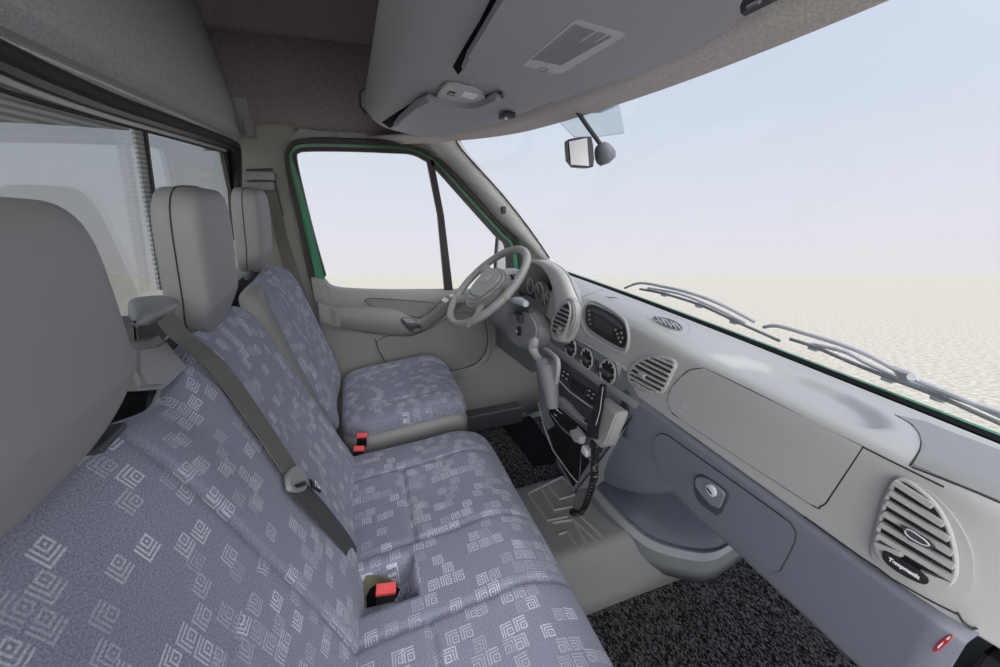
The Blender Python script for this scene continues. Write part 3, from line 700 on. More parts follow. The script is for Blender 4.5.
tg = [onback(*p, .072) for p in chaikin([(279, 474), (292, 468), (297, 473), (299, 490), (296, 496), (284, 496), (280, 490)], 1)]
MB().prism(tg, (-.008, 0, -.003), .001).build('latch_plate', m_mid, mbelt)
MB().prism([onback(*p, .076) for p in ((284, 491), (294, 487), (296, 491), (287, 494))], (-.003, 0, 0)).build('belt_slot', m_black, mbelt)
MB().prism([onback(*p, .074) for p in ((301, 484), (312, 490), (312, 498), (303, 493))], (-.004, 0, 0), .001).build('belt_stop', m_black, mbelt)
MB().tube([onback(*p, .077) for p in ((304, 487), (309.5, 490), (309.5, 495), (304, 491.5), (304, 487))], .0007, 5).build('stop_frame', m_white, mbelt)

# ------------------------------------------------------------------ dashboard
dash = thing('dashboard', 'grey moulded dashboard running the width of the cab', 'dashboard', (.7, .9, .8))
def ramp(y, a, b_): return max(0.0, min(1.0, (y-a)/(b_-a)))
def prof(y):
    e_ = ramp(y, .16, .03)             # passenger end rounding
    c_ = ramp(y, .50, .66); g_ = ramp(y, .68, .71)
    P = [(cowlx(y)+.03, CZ-.03), (cowlx(y), CZ), (.76, .872+.012*c_), (.66, .893+.02*c_), (.605, .903+.014*c_), (.578, .898+.012*c_), (.566, .872+.02*c_), (.556, .82+.01*c_+.015*g_), (.55, .767+.047*g_)]
    return [Vector((x + .05*e_**2*(i/8), y, z - .02*e_**2)) for i, (x, z) in enumerate(P)]
yy_ = [.03 + .01*i for i in range(107)]      # up to 1.09
TRAY = [(.56, .53), (.649, .512), (.707, .509), (.745, .485), (.768, .43), (.768, .357), (.742, .305), (.702, .268), (.662, .248), (.56, .24)]
def traydip(x, y):
    best = 9; k = 0
    for i in range(len(TRAY)-1):
        a = Vector(TRAY[i]); b_ = Vector(TRAY[i+1]); p = Vector((x, y)); t_ = max(0, min(1, (p-a).dot(b_-a)/(b_-a).length_squared)); d = (a.lerp(b_, t_) - p).length
        if d < best: best = d
    ins = inpoly(x, y, TRAY)
    if not ins: return 0.0
    t_ = min(1, best/.022); fade = max(0, min(1, (x-.60)/.05))
    return .016*t_*t_*(3-2*t_)*fade
rows = [[Vector((p.x, p.y, p.z - traydip(p.x, p.y))) if p.x > .6 and p.z > .86 else p for p in cat(prof(y), 14)] for y in yy_]
padm = MB().grid(rows)
padm.build('top_pad', m_pad, dash, solid=-.004, ang=60)
PT = padm.bvh()
# driver side continuation of top surface behind the binnacle
rows = []
for y in [1.09 + .04*i for i in range(12)]:
    k = ramp(y, 1.09, 1.25)
    rows.append(cat([Vector((cowlx(y)+.03, y, CZ-.03)), Vector((cowlx(y)-.0, y, CZ)), Vector((.78, y, .875)), Vector((.70, y, .90)), Vector((.64, y, .885)), Vector((.60, y, .80)), Vector((.58, y, .70)), Vector((.60, y, .60))], 4))
MB().grid(rows).build('driver_pad', m_pad, dash, solid=-.004, ang=60)
# passenger end cap
MB().prism([v + Vector((0, .002, 0)) for v in [Vector((p.x, .03, p.z)) for p in prof(.03)] + [Vector((.75, .03, .70)), Vector((.90, .03, .72))]], (0, -.004, 0)).build('end_cap', m_pad, dash)
# lower passenger panel
rows = []
for y in [.088 + .03*i for i in range(30)]:
    if y > .665: break
    e_ = 0; k = ramp(y, .50, .66)
    zt = .765 + .0*k
    rows.append(cat([Vector((.57, y, zt+.03*k)), Vector((.546, y, zt-.002)), Vector((.541, y, .75)), Vector((.545, y, .69)), Vector((.552, y, .63)), Vector((.562, y, .605)), Vector((.60, y, .585)), Vector((.72, y, .58)), Vector((.9, y, .62))], 4))
lpm = MB().grid(rows); lpm.build('lower_panel', m_padl, dash, solid=-.004, ang=60, flip=True); LT = lpm.bvh()
# center knee bulge below the panel beside the console
rows = []
for (p_, xx) in ((((640, 402), (650, 425), (668, 452), (700, 482)), .553), (((618, 432), (634, 455), (662, 478), (692, 490)), .55), (((600, 456), (616, 474), (645, 489), (680, 491)), .56), (((588, 470), (610, 485), (645, 494), (684, 492)), .60)):
    rows.append(cat([at(*q, 0, xx) for q in p_], 5))
MB().grid([list(r_) for r_ in zip(*[cat(list(c_), 4) for c_ in zip(*rows)])]).build('knee_bolster', m_padl, dash, solid=-.004, ang=60)
# seams
def seam(pts, tree, r=.0012, m=m_gap, name='seam', n=4, closed=False, parent=dash, lift=0.0):
    p = trace(tree, pts, lift, n, closed)
    if len(p) > 1: return MB().tube(p, r, 6).build(name, m, parent)
air = [(704.6, 368), (690, 370), (681, 377), (672, 387), (668, 397), (668, 404), (672, 411), (680, 419), (746, 462), (812, 505), (820, 506.5), (826, 503), (832, 494), (848, 470), (863, 447), (784, 407)]
mb = MB(); patch(mb, [(p[0]*.994+4.5, p[1]*.99+4.2) for p in air], PT, 0.0022, 7); ab = mb.build('airbag_cover', m_pad, dash, ang=50)
seam([(704.6, 368), (690, 370), (681, 377), (672, 387), (668, 397), (668, 404), (672, 411), (680, 419), (746, 462), (812, 505), (820, 506.5), (826, 503), (832, 494), (848, 470), (863, 447)], PT, .0010)
p0, n0 = hit(PT, 684, 405, .0035); p1, _ = hit(PT, 700, 415); p2, n2 = hit(PT, 681, 411.5, .0035)
text('SRS', .011, frame(p0, p1-p0, n0), m_label, 'lettering', ab, .0003, 1.3)
text('AIRBAG', .007, frame(p2, p1-p0, n2), m_label, 'lettering', ab, .0003, 1.1)
seam([(704, 368), (760, 395), (820, 426), (863, 447), (895, 463), (944, 487)], PT, .0012)
seam([(800, 518), (860, 559), (920, 595), (957, 614)], PT, .0012)
# driver-side curved seam on top and signature
seam([(572, 299), (585, 296), (600, 290), (604, 286)], PT, .0008)
p0, n0 = hit(PT, 612, 297.8, .0012); pa, _ = hit(PT, 603, 297); pb, _ = hit(PT, 621, 298.5)
if p0 and pa and pb: text('Sprinter', .017, frame(p0, pb-pa, n0) @ Matrix.Shear('XZ', 4, (0.3, 0)) if 0 else frame(p0, pb-pa, n0), m_dark, 'script_lettering', dash, .0003)
seam([(895, 415), (912, 425), (921, 437), (920, 450), (910, 466)], PT, .0012)
seam([(912, 467), (940, 478), (975, 492), (1000, 503)], PT, .0012)
mb = MB(); patch(mb, [(897, 416), (912, 425), (919, 434), (921.5, 443), (920, 452), (913, 465), (940, 477), (975, 491), (1003, 503), (1003, 452), (960, 436), (925, 422)], PT, .0015, 7); mb.build('side_cover', mat('side_cover_plastic', S(122, 122, 124), .6, bump=.4, bscale=600), dash)
# speaker grille on top
def vent_on(name, outline, slats, tree, parent, m_rim, rimr=.003, slw=.0035, slh=.006, lift=.0025, slm=None, bm_=None):
    v_ = bpy.data.objects.new(name, None); col.objects.link(v_); v_.parent = parent; v_.matrix_parent_inverse = parent.matrix_basis.inverted()
    oc = chaikin([(p[0], p[1], 0) for p in outline], 2)
    mb_ = MB(); patch(mb_, oc, tree, lift, 4); mb_.build('vent_shade', bm_ or m_black, v_)  # flat black patch paints the shaded depth behind the slats; no hole is cut
    if rimr: MB().tube(trace(tree, [(p.x, p.y) for p in oc], lift, 0, True), rimr, 8).build('vent_rim', m_rim, v_)
    for a, b_ in slats:
        pa_, na = hit(tree, *a, lift+slh*.4); pb_, nb_ = hit(tree, *b_, lift+slh*.4)
        if pa_ and pb_: MB().bar(pa_, pb_, (na+nb_), slw, slh).build('slat', slm or m_rim, v_)
    return v_
vent_on('speaker_grille', [(650, 317), (664, 317), (680, 324), (684, 332), (670, 330), (658, 324)], [((655+i*5, 316.5+i*1.9), (661+i*5, 324+i*1.9)) for i in range(5)] + [((654, 321), (680, 328))], PT, dash, m_pad, .0008, .003, .002, .0012)
seam([(650, 315), (668, 315), (686, 322), (690, 330), (686, 335), (672, 334), (656, 325), (648, 318)], PT, .0007, m_mid, closed=True)
# centre-right vent
o_l = [(629, 380), (631, 369), (640, 360), (655, 355.5), (679, 361), (672, 375), (664, 393), (655, 392), (640, 388)]
sl_ = []
for i in range(8):
    t_ = i/7.0; sl_.append(((634+22*t_*.9 - (1-t_)*2, 378-20*t_), (661+17*t_*.75, 391-25*t_)))
sl_ = [((632.5, 380.5), (655, 392)), ((630.5, 375), (661, 391.5)), ((632, 371), (665, 388)), ((635, 367), (667, 383.5)), ((639, 363), (669.5, 379)), ((644, 360.5), (672, 374.5)), ((650, 358), (674.5, 370)), ((656, 356.5), (677, 366))]
cv = vent_on('air_vent', o_l, sl_, PT, dash, m_pad, .004, .0045, .008)
for a in ((646, 375),): 
    q, n_ = hit(PT, *a, .012); MB().box(q, (.008, .018, .012), bev=.002).build('vent_tab', m_mid, cv)
q, n_ = hit(PT, 640, 384, .008); MB().box(q, (.006, .022, .008), bev=.002).build('thumb_wheel', m_mid, cv)
# passenger end vent: raised bezel, large louvers
o_r = [(872, 548), (878, 520), (886, 492), (896, 476), (912, 479), (940, 498), (960, 522), (973, 548), (975, 575), (968, 598), (955, 603), (925, 592), (895, 572), (876, 560)]
mb = MB(); patch(mb, chaikin([(p[0], p[1], 0) for p in o_r], 2), PT, .005, 6); bz = mb.build('vent_bezel', m_pad, dash)
PB = mb.bvh()
o_i = [(876, 545), (882, 515), (890, 490), (900, 477), (916, 486), (936, 503), (950, 528), (956, 555), (956, 575), (946, 586), (925, 582), (900, 568), (882, 555)]
sr = [((897, 482), (935, 506)), ((893, 492), (946, 524)), ((890, 502), (951, 538)), ((887, 512.5), (954, 552)), ((884, 523), (955.5, 565)), ((881, 534), (955, 577)), ((878.5, 543), (905, 553))]
rv = vent_on('air_vent', o_i, sr, PB, dash, m_pad, .0025, .0062, .008, .002)
q, n_ = hit(PB, 921, 534, .008); q2, _ = hit(PB, 908, 526, .008); q3, _ = hit(PB, 934, 542, .008)
mb = MB(); mb.prism([hit(PB, *p, .010)[0] for p in ((906, 523), (914, 526), (934, 538), (940, 545), (932, 546), (914, 538))], n_*.004, .001); mb.build('vent_tab', m_dark, rv)
mb = MB(); mb.tube([hit(PB, p[0], p[1], .015)[0] for p in chaikin([(911, 527, 0), (918, 528, 0), (933, 539, 0), (935, 543, 0), (926, 541, 0), (913, 533, 0)], 1)], .0008, 6); mb.build('tab_edge', m_label, rv)
mb = MB(); patch(mb, [(878, 548), (884, 546), (900, 556), (925, 570), (952, 580), (948, 588), (938, 589), (918, 582), (900, 571), (884, 560)], PB, .007, 4); mb.build('badge_plate', m_pad, rv)
bdg = chaikin([(886, 549, 0), (892, 549, 0), (912, 561, 0), (930, 574, 0), (932, 580, 0), (926, 582, 0), (906, 573, 0), (888, 560, 0)], 1)
mb = MB(); patch(mb, bdg, PB, .0095, 4); mb.build('badge', m_black, rv)
pa, _ = hit(PB, 892, 556, .0105); pb, _ = hit(PB, 921, 574, .0105); pc, nc = hit(PB, 908, 565.5, .0105)
text('Tempmatik', .0058, frame(pc, pb-pa, nc), m_white, 'badge_lettering', rv, .0004, 1.0, .0002)
# glovebox
gb = [(657, 436), (662, 433.5), (668, 435), (700, 458), (740, 486), (775, 511), (791, 523), (796, 532), (795, 541), (788, 556), (780, 570), (774, 572), (750, 555), (720, 533), (690, 510), (665, 487), (657, 465), (655, 448)]
mb = MB(); patch(mb, gb, LT, .003, 7); gd = mb.build('glovebox_door', m_padl, dash, ang=50); GT = mb.bvh()
MB().tube(trace(LT, gb, .001, 0, True), .0016, 6).build('door_edge', m_gap, gd)
hd_ = chaikin([(696, 488, 0), (697, 476, 0), (704, 473, 0), (720, 483, 0), (731, 492, 0), (730, 499, 0), (722, 516, 0), (712, 510, 0), (700, 500, 0)], 1)
mb = MB(); patch(mb, hd_, LT, .006, 4); hh_ = mb.build('handle_recess', m_dark, gd)
mb = MB(); patch(mb, chaikin([(700, 487, 0), (700, 476, 0), (706, 475, 0), (720, 484, 0), (729, 492, 0), (727, 498, 0), (722, 509, 0)], 1), LT, .011, 4); hl = mb.build('glovebox_handle', m_cons, gd); HT = mb.bvh()
q, n_ = hit(HT, 712, 490, 0)
MB().lathe([(.0, 0), (.0105, 0), (.0105, .004), (.008, .005), (0, .005)], frame(q, (0, 1, 0), n_), 24).build('lock', m_label, hl)
MB().bar(q + n_*.006 + Vector((0, .005, .002)), q + n_*.006 - Vector((0, .005, .002)), n_, .002, .002).build('key_slot', m_black, hl)
# red sticker lower right
q, n_ = hit(LT, 943, 643, .001)
if q:
    mb = MB(); patch(mb, chaikin([(933, 651, 0), (938, 643, 0), (950, 634.5, 0), (954, 635, 0), (948, 643, 0), (937, 652, 0)], 1), LT, .001, 3); stt = mb.build('warning_sticker', mat('sticker_red', S(190, 30, 50), .4), dash)
    mb = MB(); patch(mb, [(938, 646), (944, 641), (943, 644), (939, 648)], LT, .0016, 3); patch(mb, [(947, 638), (951, 635.5), (950, 638), (948, 640)], LT, .0016, 3); mb.build('sticker_print', m_white, stt, smooth=False)
# dark door sill area at far lower right
MB().tube([at(957, 612, 0, .55), at(963, 622, 0, .55), at(972, 629, 0, .56), at(990, 625, 0, .58)], .0014, 6).build('end_edge', m_gap, dash)

# ---- radio recess (upper centre)
RN = Vector((-1, 0, .25)).normalized()
rb = [(582, 318), (583, 304), (590, 301), (600, 304), (620, 316), (628, 325), (630, 340), (627, 352), (620, 353), (600, 342), (586, 333)]
rb_in = [(586, 317), (587, 306), (592, 305), (603, 309), (620, 319), (627, 328), (628, 340), (625, 349), (618, 346), (602, 337), (588, 327)]
mb = MB(); patch(mb, chaikin([(p[0], p[1], 0) for p in rb], 2), PT, .002, 4); rd_ = mb.build('radio_surround', m_mid, dash)
MB().tube(trace(PT, [(p.x, p.y) for p in chaikin([(p[0], p[1], 0) for p in rb], 2)], .002, 0, True), .004, 8).build('surround_rim', m_pad, rd_)
mb = MB(); patch(mb, chaikin([(p[0], p[1], 0) for p in rb_in], 2), PT, .004, 4); ra = mb.build('car_radio', m_black, dash); RTt = mb.bvh()
mb = MB(); patch(mb, [(592, 308.5), (604, 312.5), (619, 322.5), (624, 328), (622, 329), (605, 317), (592, 311)], RTt, .002, 3); mb.build('cassette_slot', m_dark, ra)
mb = MB(); patch(mb, [(595, 316), (613, 328), (612, 337), (595, 326)], RTt, .001, 3); mb.build('radio_display', mat('radio_lcd', S(52, 50, 48), .3), ra)
for a in ((589.5, 311), (590, 315), (590, 319.5), (591, 324), (616, 330), (618, 334), (619, 338), (621, 342), (622, 333), (623, 338)):
    q, n_ = hit(RTt, *a, .001)
    if q: MB().lathe([(0, 0), (.003, 0), (.003, .002), (0, .002)], frame(q, (0, 1, 0), n_), 10).build('radio_button', m_doord, ra)

# ---- centre console
CP0 = Vector((.548, 0, .76)); CN = Vector((-.99, 0, .10)).normalized()
def Cc(x, y, lift=0.0): return atp(x, y, CP0 + CN*lift, CN)
console = thing('center_console', 'dark grey centre console with climate controls below the radio', 'console', (.56, .88, .4))
co_o = [(540, 318), (581, 339), (628, 368), (634, 385), (642, 400), (628, 421), (608, 448), (594, 467), (574, 491), (570, 488), (556, 458), (546, 432), (539, 404), (535, 370), (534, 340)]
cm = MB(); cm.prism([Cc(*p) for p in chaikin([(a, b_, 0) for a, b_ in co_o], 1) for p in [p[:2]]], -CN*.09, .006, 3); cm.build('console_body', m_cons, console)
CT = cm.bvh()
MB().tube([Cc(*p[:2], .001) for p in ((563, 331), (581, 341), (605, 355), (627, 369.5))], .0022, 6).build('console_top_edge', m_label, console)
MB().tube([Cc(*p, .0) for p in ((642, 401), (628, 422), (608, 449), (594, 468), (575, 492))], .002, 6).build('console_gap', m_black, console)
# ledge bar
rows = []
for a, b_ in (((549, 341), (547, 346)), ((562, 350), (560, 355.5)), ((590, 370), (587, 376)), ((618, 389), (615, 395)), ((640, 403), (636, 409))):
    rows.append([Cc(*a, 0), Cc(*a, .006), Cc(*b_, .009), Cc(b_[0], b_[1]+1, 0)])
MB().grid(list(map(list, zip(*[cat(list(c_), 4) for c_ in zip(*rows)]))), ).build('ledge', m_mid, console, ang=80)
# knobs
for (x, y), rpx in (((571.5, 347.5), .030), ((587.5, 359), .030), ((608.5, 372), .033)):
    c0 = Cc(x, y, .002); M = frame(c0, (0, -1, 0), CN)
    k_ = MB().lathe([(0, 0), (rpx*.92, 0), (rpx*.92, .003), (rpx*.8, .004), (0, .004)], M, 36).build('control_dial', m_black, console)
    MB().tube([M @ Vector((rpx*.92*math.cos(a), rpx*.92*math.sin(a), .003)) for a in [i*math.pi/16 for i in range(33)]], .0025, 6).build('dial_ring', m_pad, k_)
    MB().box(M @ Vector((0, 0, .010)), (.012, rpx*1.2, .008), bev=.002).build('dial_grip', m_dark, k_)
    for a in range(7):
        an = math.radians(-30 + a*40); q = M @ Vector((rpx*.7*math.cos(an), rpx*.7*math.sin(an), .0045)); MB().bar(q, q + (M.to_3x3() @ Vector((math.cos(an), math.sin(an), 0)))*.005, CN, .0015, .0008).build('dial_mark', m_white, k_)
for x, y in ((579.5, 352), (597.5, 366)):
    MB().prism([Cc(*p, .0) for p in ((x-2, y-7), (x+1.5, y-5), (x+2, y+7), (x-1.5, y+5))], CN*.004, .001).build('console_switch', m_dark, console)
def cpl(name, pts, m, lift, th=.003, par=console, bev=.0008):
    return MB().prism([Cc(*p, lift) for p in pts], CN*th, bev).build(name, m, par)
# heater display panel
cpl('upper_fascia', [(556, 357), (562, 360), (602, 389), (601, 397), (594, 407), (570, 391), (557, 377)], m_dark, 0, .004)
disp = cpl('heater_display', [(572, 377), (586, 387), (583, 397), (570, 388)], m_black, .004, .002)
bk1 = cpl('button_pad', [(562, 368), (571, 373), (569, 383), (560, 376)], m_black, .004, .002)
bk2 = cpl('button_pad', [(588, 387), (599, 395), (594, 405), (585, 399)], m_black, .004, .002)
for x, y in ((564, 371.5), (568, 374), (563, 375.5), (566.5, 378.5)): cpl('key', [(x-1, y-.9), (x+1, y+.1), (x+.8, y+1.4), (x-1.1, y+.4)], m_label, .006, .001, bk1, 0)
for x, y in ((589.5, 390.5), (594, 394), (588.5, 395), (592, 398)): cpl('key', [(x-1, y-.9), (x+1, y+.1), (x+.8, y+1.4), (x-1.1, y+.4)], m_label, .006, .001, bk2, 0)
MB().tube([Cc(*p, .006) for p in ((557, 378), (570, 392), (584, 402), (593, 408), (596, 406))], .0022, 6).build('fascia_edge', m_label, console)
# slot, ashtray
cpl('middle_fascia', [(556, 381), (592, 410), (588, 424), (553, 394)], m_dark, 0, .004)
MB().tube([Cc(*p, .007) for p in ((555, 394), (566, 407), (578, 418), (587, 424.5))], .002, 6).build('ashtray_edge', m_label, console)
cpl('ashtray_handle', [(558, 394), (564, 397), (572, 404), (579, 412), (586, 419), (584, 421), (570, 409), (558, 397)], m_mid, .005, .008)
cpl('lower_fascia', [(552, 404), (556, 405), (588, 432), (586, 444), (556, 425), (550, 414)], m_black, 0, .004)
for x, y, m_ in ((557.5, 409.5, m_white), (560.5, 412, m_label), (555.5, 414.5, m_label), (578.5, 427, m_white), (577, 431, m_white)):
    cpl('indicator', [(x-1.2, y-.9), (x+1.4, y+.9), (x+1, y+1.9), (x-1.4, y+.1)], m_, .004, .001, console, 0)
MB().tube([Cc(*p, .005) for p in ((551, 414), (560, 426), (572, 437), (584, 445))], .002, 6).build('fascia_edge', m_cons, console)
MB().tube([Cc(*p, .003) for p in ((538, 402), (545, 430), (553, 450), (570, 474), (577, 482))], .0025, 6).build('console_side_edge', m_mid, console)
MB().prism([Cc(*p, 0) for p in ((556, 425), (583, 446), (590, 462), (574, 487), (556, 455), (548, 430))], CN*.003, .001).build('storage_bin', m_black, console)

# ---- phone
ph = thing('car_phone', 'black phone handset upright in a grey cradle on the console', 'phone', Cc(600, 420, .05))
def CL(x, y, l): return Cc(x, y, l)
MB().prism([CL(*p, .015) for p in ((607, 398), (611, 398), (629, 411), (629, 415), (617, 444), (613, 446), (601, 443))], CN*.035, .004, 3).build('cradle', mat('cradle_grey', S(142, 143, 144), .5), ph)
hp = [((600, 383), (607, 384)), ((597, 392), (607, 393)), ((595, 402), (604, 404)), ((590, 415), (602, 418)), ((587, 428), (599, 430)), ((587, 437), (598, 440))]
rows = [[CL(*a, .05), CL(*a, .075), CL(*b_, .075), CL(*b_, .05)] for a, b_ in hp]
mb = MB(); mb.grid([list(r_) for r_ in rows], closed=True, cap=True); o = mb.build('handset', m_black, ph); md = o.modifiers.new('b', 'BEVEL'); md.width = .004; md.segments = 3
MB().prism([CL(*p, .05) for p in ((575, 430), (581, 428), (587, 436), (586, 443), (580, 441))], CN*.02, .003).build('cradle_clip', m_mid, ph)
MB().box(CL(587, 451, .05), (.02, .025, .02), bev=.004).build('mount_bracket', m_label, ph)
MB().box(CL(596, 446, .045), (.02, .03, .025), bev=.005).build('mount_joint', m_black, ph)
MB().tube([CL(*p, .078) for p in ((603, 387), (600, 410), (596, 425))], .0012, 6).build('handset_edge', m_mid, ph)
TZ = .185
hole = at(574, 513, 2, TZ)
cp_ = cat([CL(595, 450, .05), CL(594.5, 465, .05), CL(593, 482, .04), hole + Vector((.02, -.03, .05)), hole + Vector((.012, -.015, .008)), hole], 60)
cord = []; ang = 0
for i, p in enumerate(cp_):
    t_ = (cp_[min(i+1, len(cp_)-1)] - cp_[max(i-1, 0)]).normalized(); u = t_.cross(Vector((0, 1, .3))).normalized(); v = t_.cross(u); ang += 2*math.pi/7.5
    cord.append(p + (u*math.cos(ang) + v*math.sin(ang))*.0075)
tag(MB().tube(cord, .0028, 5).build('coiled_cord', m_black), 'black coiled phone cord dropping into the grey floor cover', 'cord')
tag(MB().tube(cat([CL(581, 448, .04), CL(579, 480, .06), hole + Vector((0, .01, 0))], 6), .0015, 6).build('thin_cable', m_dark), 'thin straight cable hanging beside the coiled phone cord', 'cable')

# ---- gear shifter
XS = .44
gs_ = thing('gear_shifter', 'grey gear lever with leather boot beside the console', 'gear lever', at(548, 380, 0, XS))
def G(x, y, dx=0): return at(x, y, 0, XS+dx)
MB().tube(cat([G(536, 339), G(533, 346), G(535, 354), G(541, 362), G(546, 370)], 4), [.004, .011, .0145, .016, .016, .015, .014, .013, .012, .011, .011, .010, .010, .010, .010, .010, .010], 14).build('gear_knob', m_mid, gs_)
bo = cat([G(546, 360), G(546, 365), G(549, 380), G(551, 393), G(553, 408)], 4)
MB().tube(bo, [.006, .016, .024, .027, .028, .026, .0265, .025, .025, .023, .0235, .021, .021, .019, .019, .017, .016], 14).build('shift_boot', mat('boot_leather', S(104, 104, 110), .6, bump=.3, bscale=60), gs_)
MB().tube(cat([G(545, 349, .03), G(552, 354, .02), G(558, 362, .01), G(557, 378, .01), G(553, 396, .02), G(550, 405, .04)], 5), .0065, 10).build('boot_guard', m_mid, gs_)

# ---- instrument binnacle
bn = thing('instrument_cluster', 'arched instrument cluster behind the steering wheel', 'instrument cluster', (.58, 1.2, .85))
# hood: arch strip from near bottom up over to far side ; lip plane slanted
lip = [((565, 343), .53), ((573, 326), .53), ((574.5, 308), .535), ((569, 291), .54), ((562.5, 276), .55), ((555, 267), .56), ((543, 260.5), .58), ((530, 262), .60)]
inn = [((554, 339), .53), ((553, 325), .53), ((556, 308), .535), ((554.5, 292), .545), ((549, 276), .56), ((541, 266), .575), ((532, 263), .59), ((524, 265), .61)]
A = cat([at(*p, 0, x) for p, x in lip], 5); Bq = cat([at(*p, 0, x) for p, x in inn], 5)
rows = []
for a, b_ in zip(A, Bq):
    rows.append([a + Vector((.035, .02, -.02)), a + Vector((.015, 0, -.002)), a.lerp(b_, .12) + Vector((-.004, 0, .001)), a.lerp(b_, .5) + Vector((-.008, 0, .002)), a.lerp(b_, .92) + Vector((-.004, 0, 0)), b_ + Vector((.008, 0, 0)), b_ + Vector((.08, 0, -.01))])
hm = MB().grid([cat(r_, 3) for r_ in rows]); hm.build('hood', mat('hood_plastic', S(182, 181, 180), .5, bump=.1, bscale=900), bn, solid=.002, ang=70); HMt = hm.bvh()
MB().grid([[a + Vector((.02, 0, -.001)), a + Vector((.06, .02, -.03)), a + Vector((.09, .06, -.09))] for a in A]).build('hood_side', m_pad, bn)
# cluster face
cf = chaikin([at(*p, 0, .60) for p in ((519, 268), (528, 262), (541, 265), (551, 278), (556, 295), (556, 315), (546, 314), (530, 302), (518, 296))], 1)
MB().prism(cf, (.02, 0, 0)).build('cluster_face', m_black, bn)
gf = [at(*p, 0, .585) for p in ((536, 287), (541, 281), (546, 284), (551, 295), (551, 309), (546, 309), (536, 302))]
MB().prism(gf, (.004, 0, 0)).build('gauge_lens', mat('lens_grey', S(112, 108, 100), .3), bn)
for (x, y), r0 in (((539, 292), .034), ((548, 300), .030), ((530, 286), .028)):
    M = frame(at(x, y, 0, .578), (0, -1, 0), (-1, 0, 0))
    g_ = MB().tube([M @ Vector((r0*math.cos(a*math.pi/12), r0*math.sin(a*math.pi/12), 0)) for a in range(25)], .0013, 6).build('gauge_ring', m_label, bn)
    MB().bar(M @ Vector((0, 0, .001)), M @ Vector((-r0*.5, r0*.6, .001)), (-1, 0, 0), .0018, .001).build('gauge_needle', m_white, g_)
    for k in range(10):
        a = math.radians(-40 + k*29); MB().bar(M @ Vector((r0*.8*math.cos(a), r0*.8*math.sin(a), 0)), M @ Vector((r0*.93*math.cos(a), r0*.93*math.sin(a), 0)), (-1, 0, 0), .0012, .001).build('gauge_mark', m_white, g_)
# lower face plates around the column
fp = [Vector(at(*p, 0, .555)) for p in ((518, 296), (530, 302), (546, 314), (556, 320), (556, 345), (545, 340), (532, 330), (520, 318), (510, 308))]
MB().prism(fp, (.04, 0, 0), .003).build('lower_fascia', m_mid, bn)
MB().prism([at(*p, 0, .60) for p in ((440, 300), (520, 290), (560, 340), (556, 372), (530, 372), (505, 352))], (.04, 0, 0), .003).build('knee_panel', m_cons, bn)
MB().prism([at(*p, 0, .548) for p in ((546, 322), (550, 325), (549, 331), (545, 328))], (.004, 0, 0)).build('light_switch', m_black, bn)
# vent left of centre on the hood foot
vl = [(552, 330), (554, 318), (560, 308), (567, 301), (571, 305), (571, 316), (567, 328), (561, 337), (554, 336)]
svl = [((553, 331.5), (561, 336)), ((553.2, 327), (564, 332.5)), ((553.8, 322.5), (566.5, 328.5)), ((555, 318.5), (568, 324.5)), ((556.8, 314.5), (569.5, 320)), ((559.5, 310.8), (570.5, 315.5)), ((562.5, 307), (571, 311))]
VP = MB().prism([at(*p, 0, .522) for p in ((545, 345), (548, 310), (562, 296), (574, 298), (577, 320), (570, 348))], (.002, 0, 0)).bvh()
lv = vent_on('air_vent', vl, svl, VP, bn, m_pad, .0035, .0035, .006, .002)
MB().prism([at(*p, 0, .525) for p in chaikin([(549, 333, 0), (551, 315, 0), (560, 303, 0), (568, 297, 0), (574, 303, 0), (574.5, 320, 0), (568, 337, 0), (561, 343, 0), (553, 341, 0)], 1) for p in [p[:2]]], (.022, 0, 0), .004).build('vent_housing', m_pad, bn)
# far vent seen through the wheel
fv = thing('side_air_vent', 'slatted corner air vent beyond the steering wheel by the door', 'air vent', at(505, 282, 1, 1.62))
FP = MB().prism([at(*p, 1, 1.60) for p in ((480, 260), (540, 260), (540, 310), (480, 310))], (0, .002, 0)).bvh()
MB().prism([at(*p, 1, 1.602) for p in chaikin([(498, 284, 0), (502, 275, 0), (512, 271, 0), (524, 271, 0), (530, 285, 0), (524, 300, 0), (505, 298, 0)], 1) for p in [p[:2]]], (0, .08, 0), .006).build('vent_housing', m_pad, fv)
vent_on('vent_grille', [(499, 284), (503, 277), (514, 273), (517, 278), (508, 286), (501, 288)], [((500.5+i*3.0, 279-i*1.0), (503.5+i*3.0, 286-i*1.9)) for i in range(5)], FP, fv, m_pad, .001, .004, .004, .003)

# ---- steering column and wheel
SWC = Vector((.436, 1.35, .867)); SR = .1845; ST = .735
SU = Vector((math.cos(ST), 0, math.sin(ST))); SN = Vector((-math.sin(ST), 0, math.cos(ST)))   # SN faces the driver
MS = Matrix((Vector((0, -1, 0)), SU, SN)).transposed().to_4x4(); MS.translation = SWC
sc_ = thing('steering_column', 'grey steering column shroud with ignition lock and stalks', 'steering column', SWC - SN*.15)
rows = []
for d, rx, ry in ((-.025, .06, .06), (-.04, .082, .080), (-.08, .088, .082), (-.13, .08, .075), (-.2, .075, .07)):
    rows.append([MS @ Vector((rx*math.cos(a*math.pi/12), ry*math.sin(a*math.pi/12) - .01, d)) for a in range(24)])
MB().grid(rows, closed=True, cap=True).build('column_shroud', m_cons, sc_)
rows = []
for q, w2 in (((505, 318), 14), ((510, 335), 17), ((520, 350), 15), ((530, 362), 8)): pass
sh = chaikin([at(*p, 0, .49) for p in ((503, 322), (507, 315), (522, 303), (532, 315), (538, 330), (533, 345), (520, 349), (508, 340))], 1)
MB().prism(sh, (.06, .0, -.02), .008, 3).build('ignition_housing', m_mid, sc_)
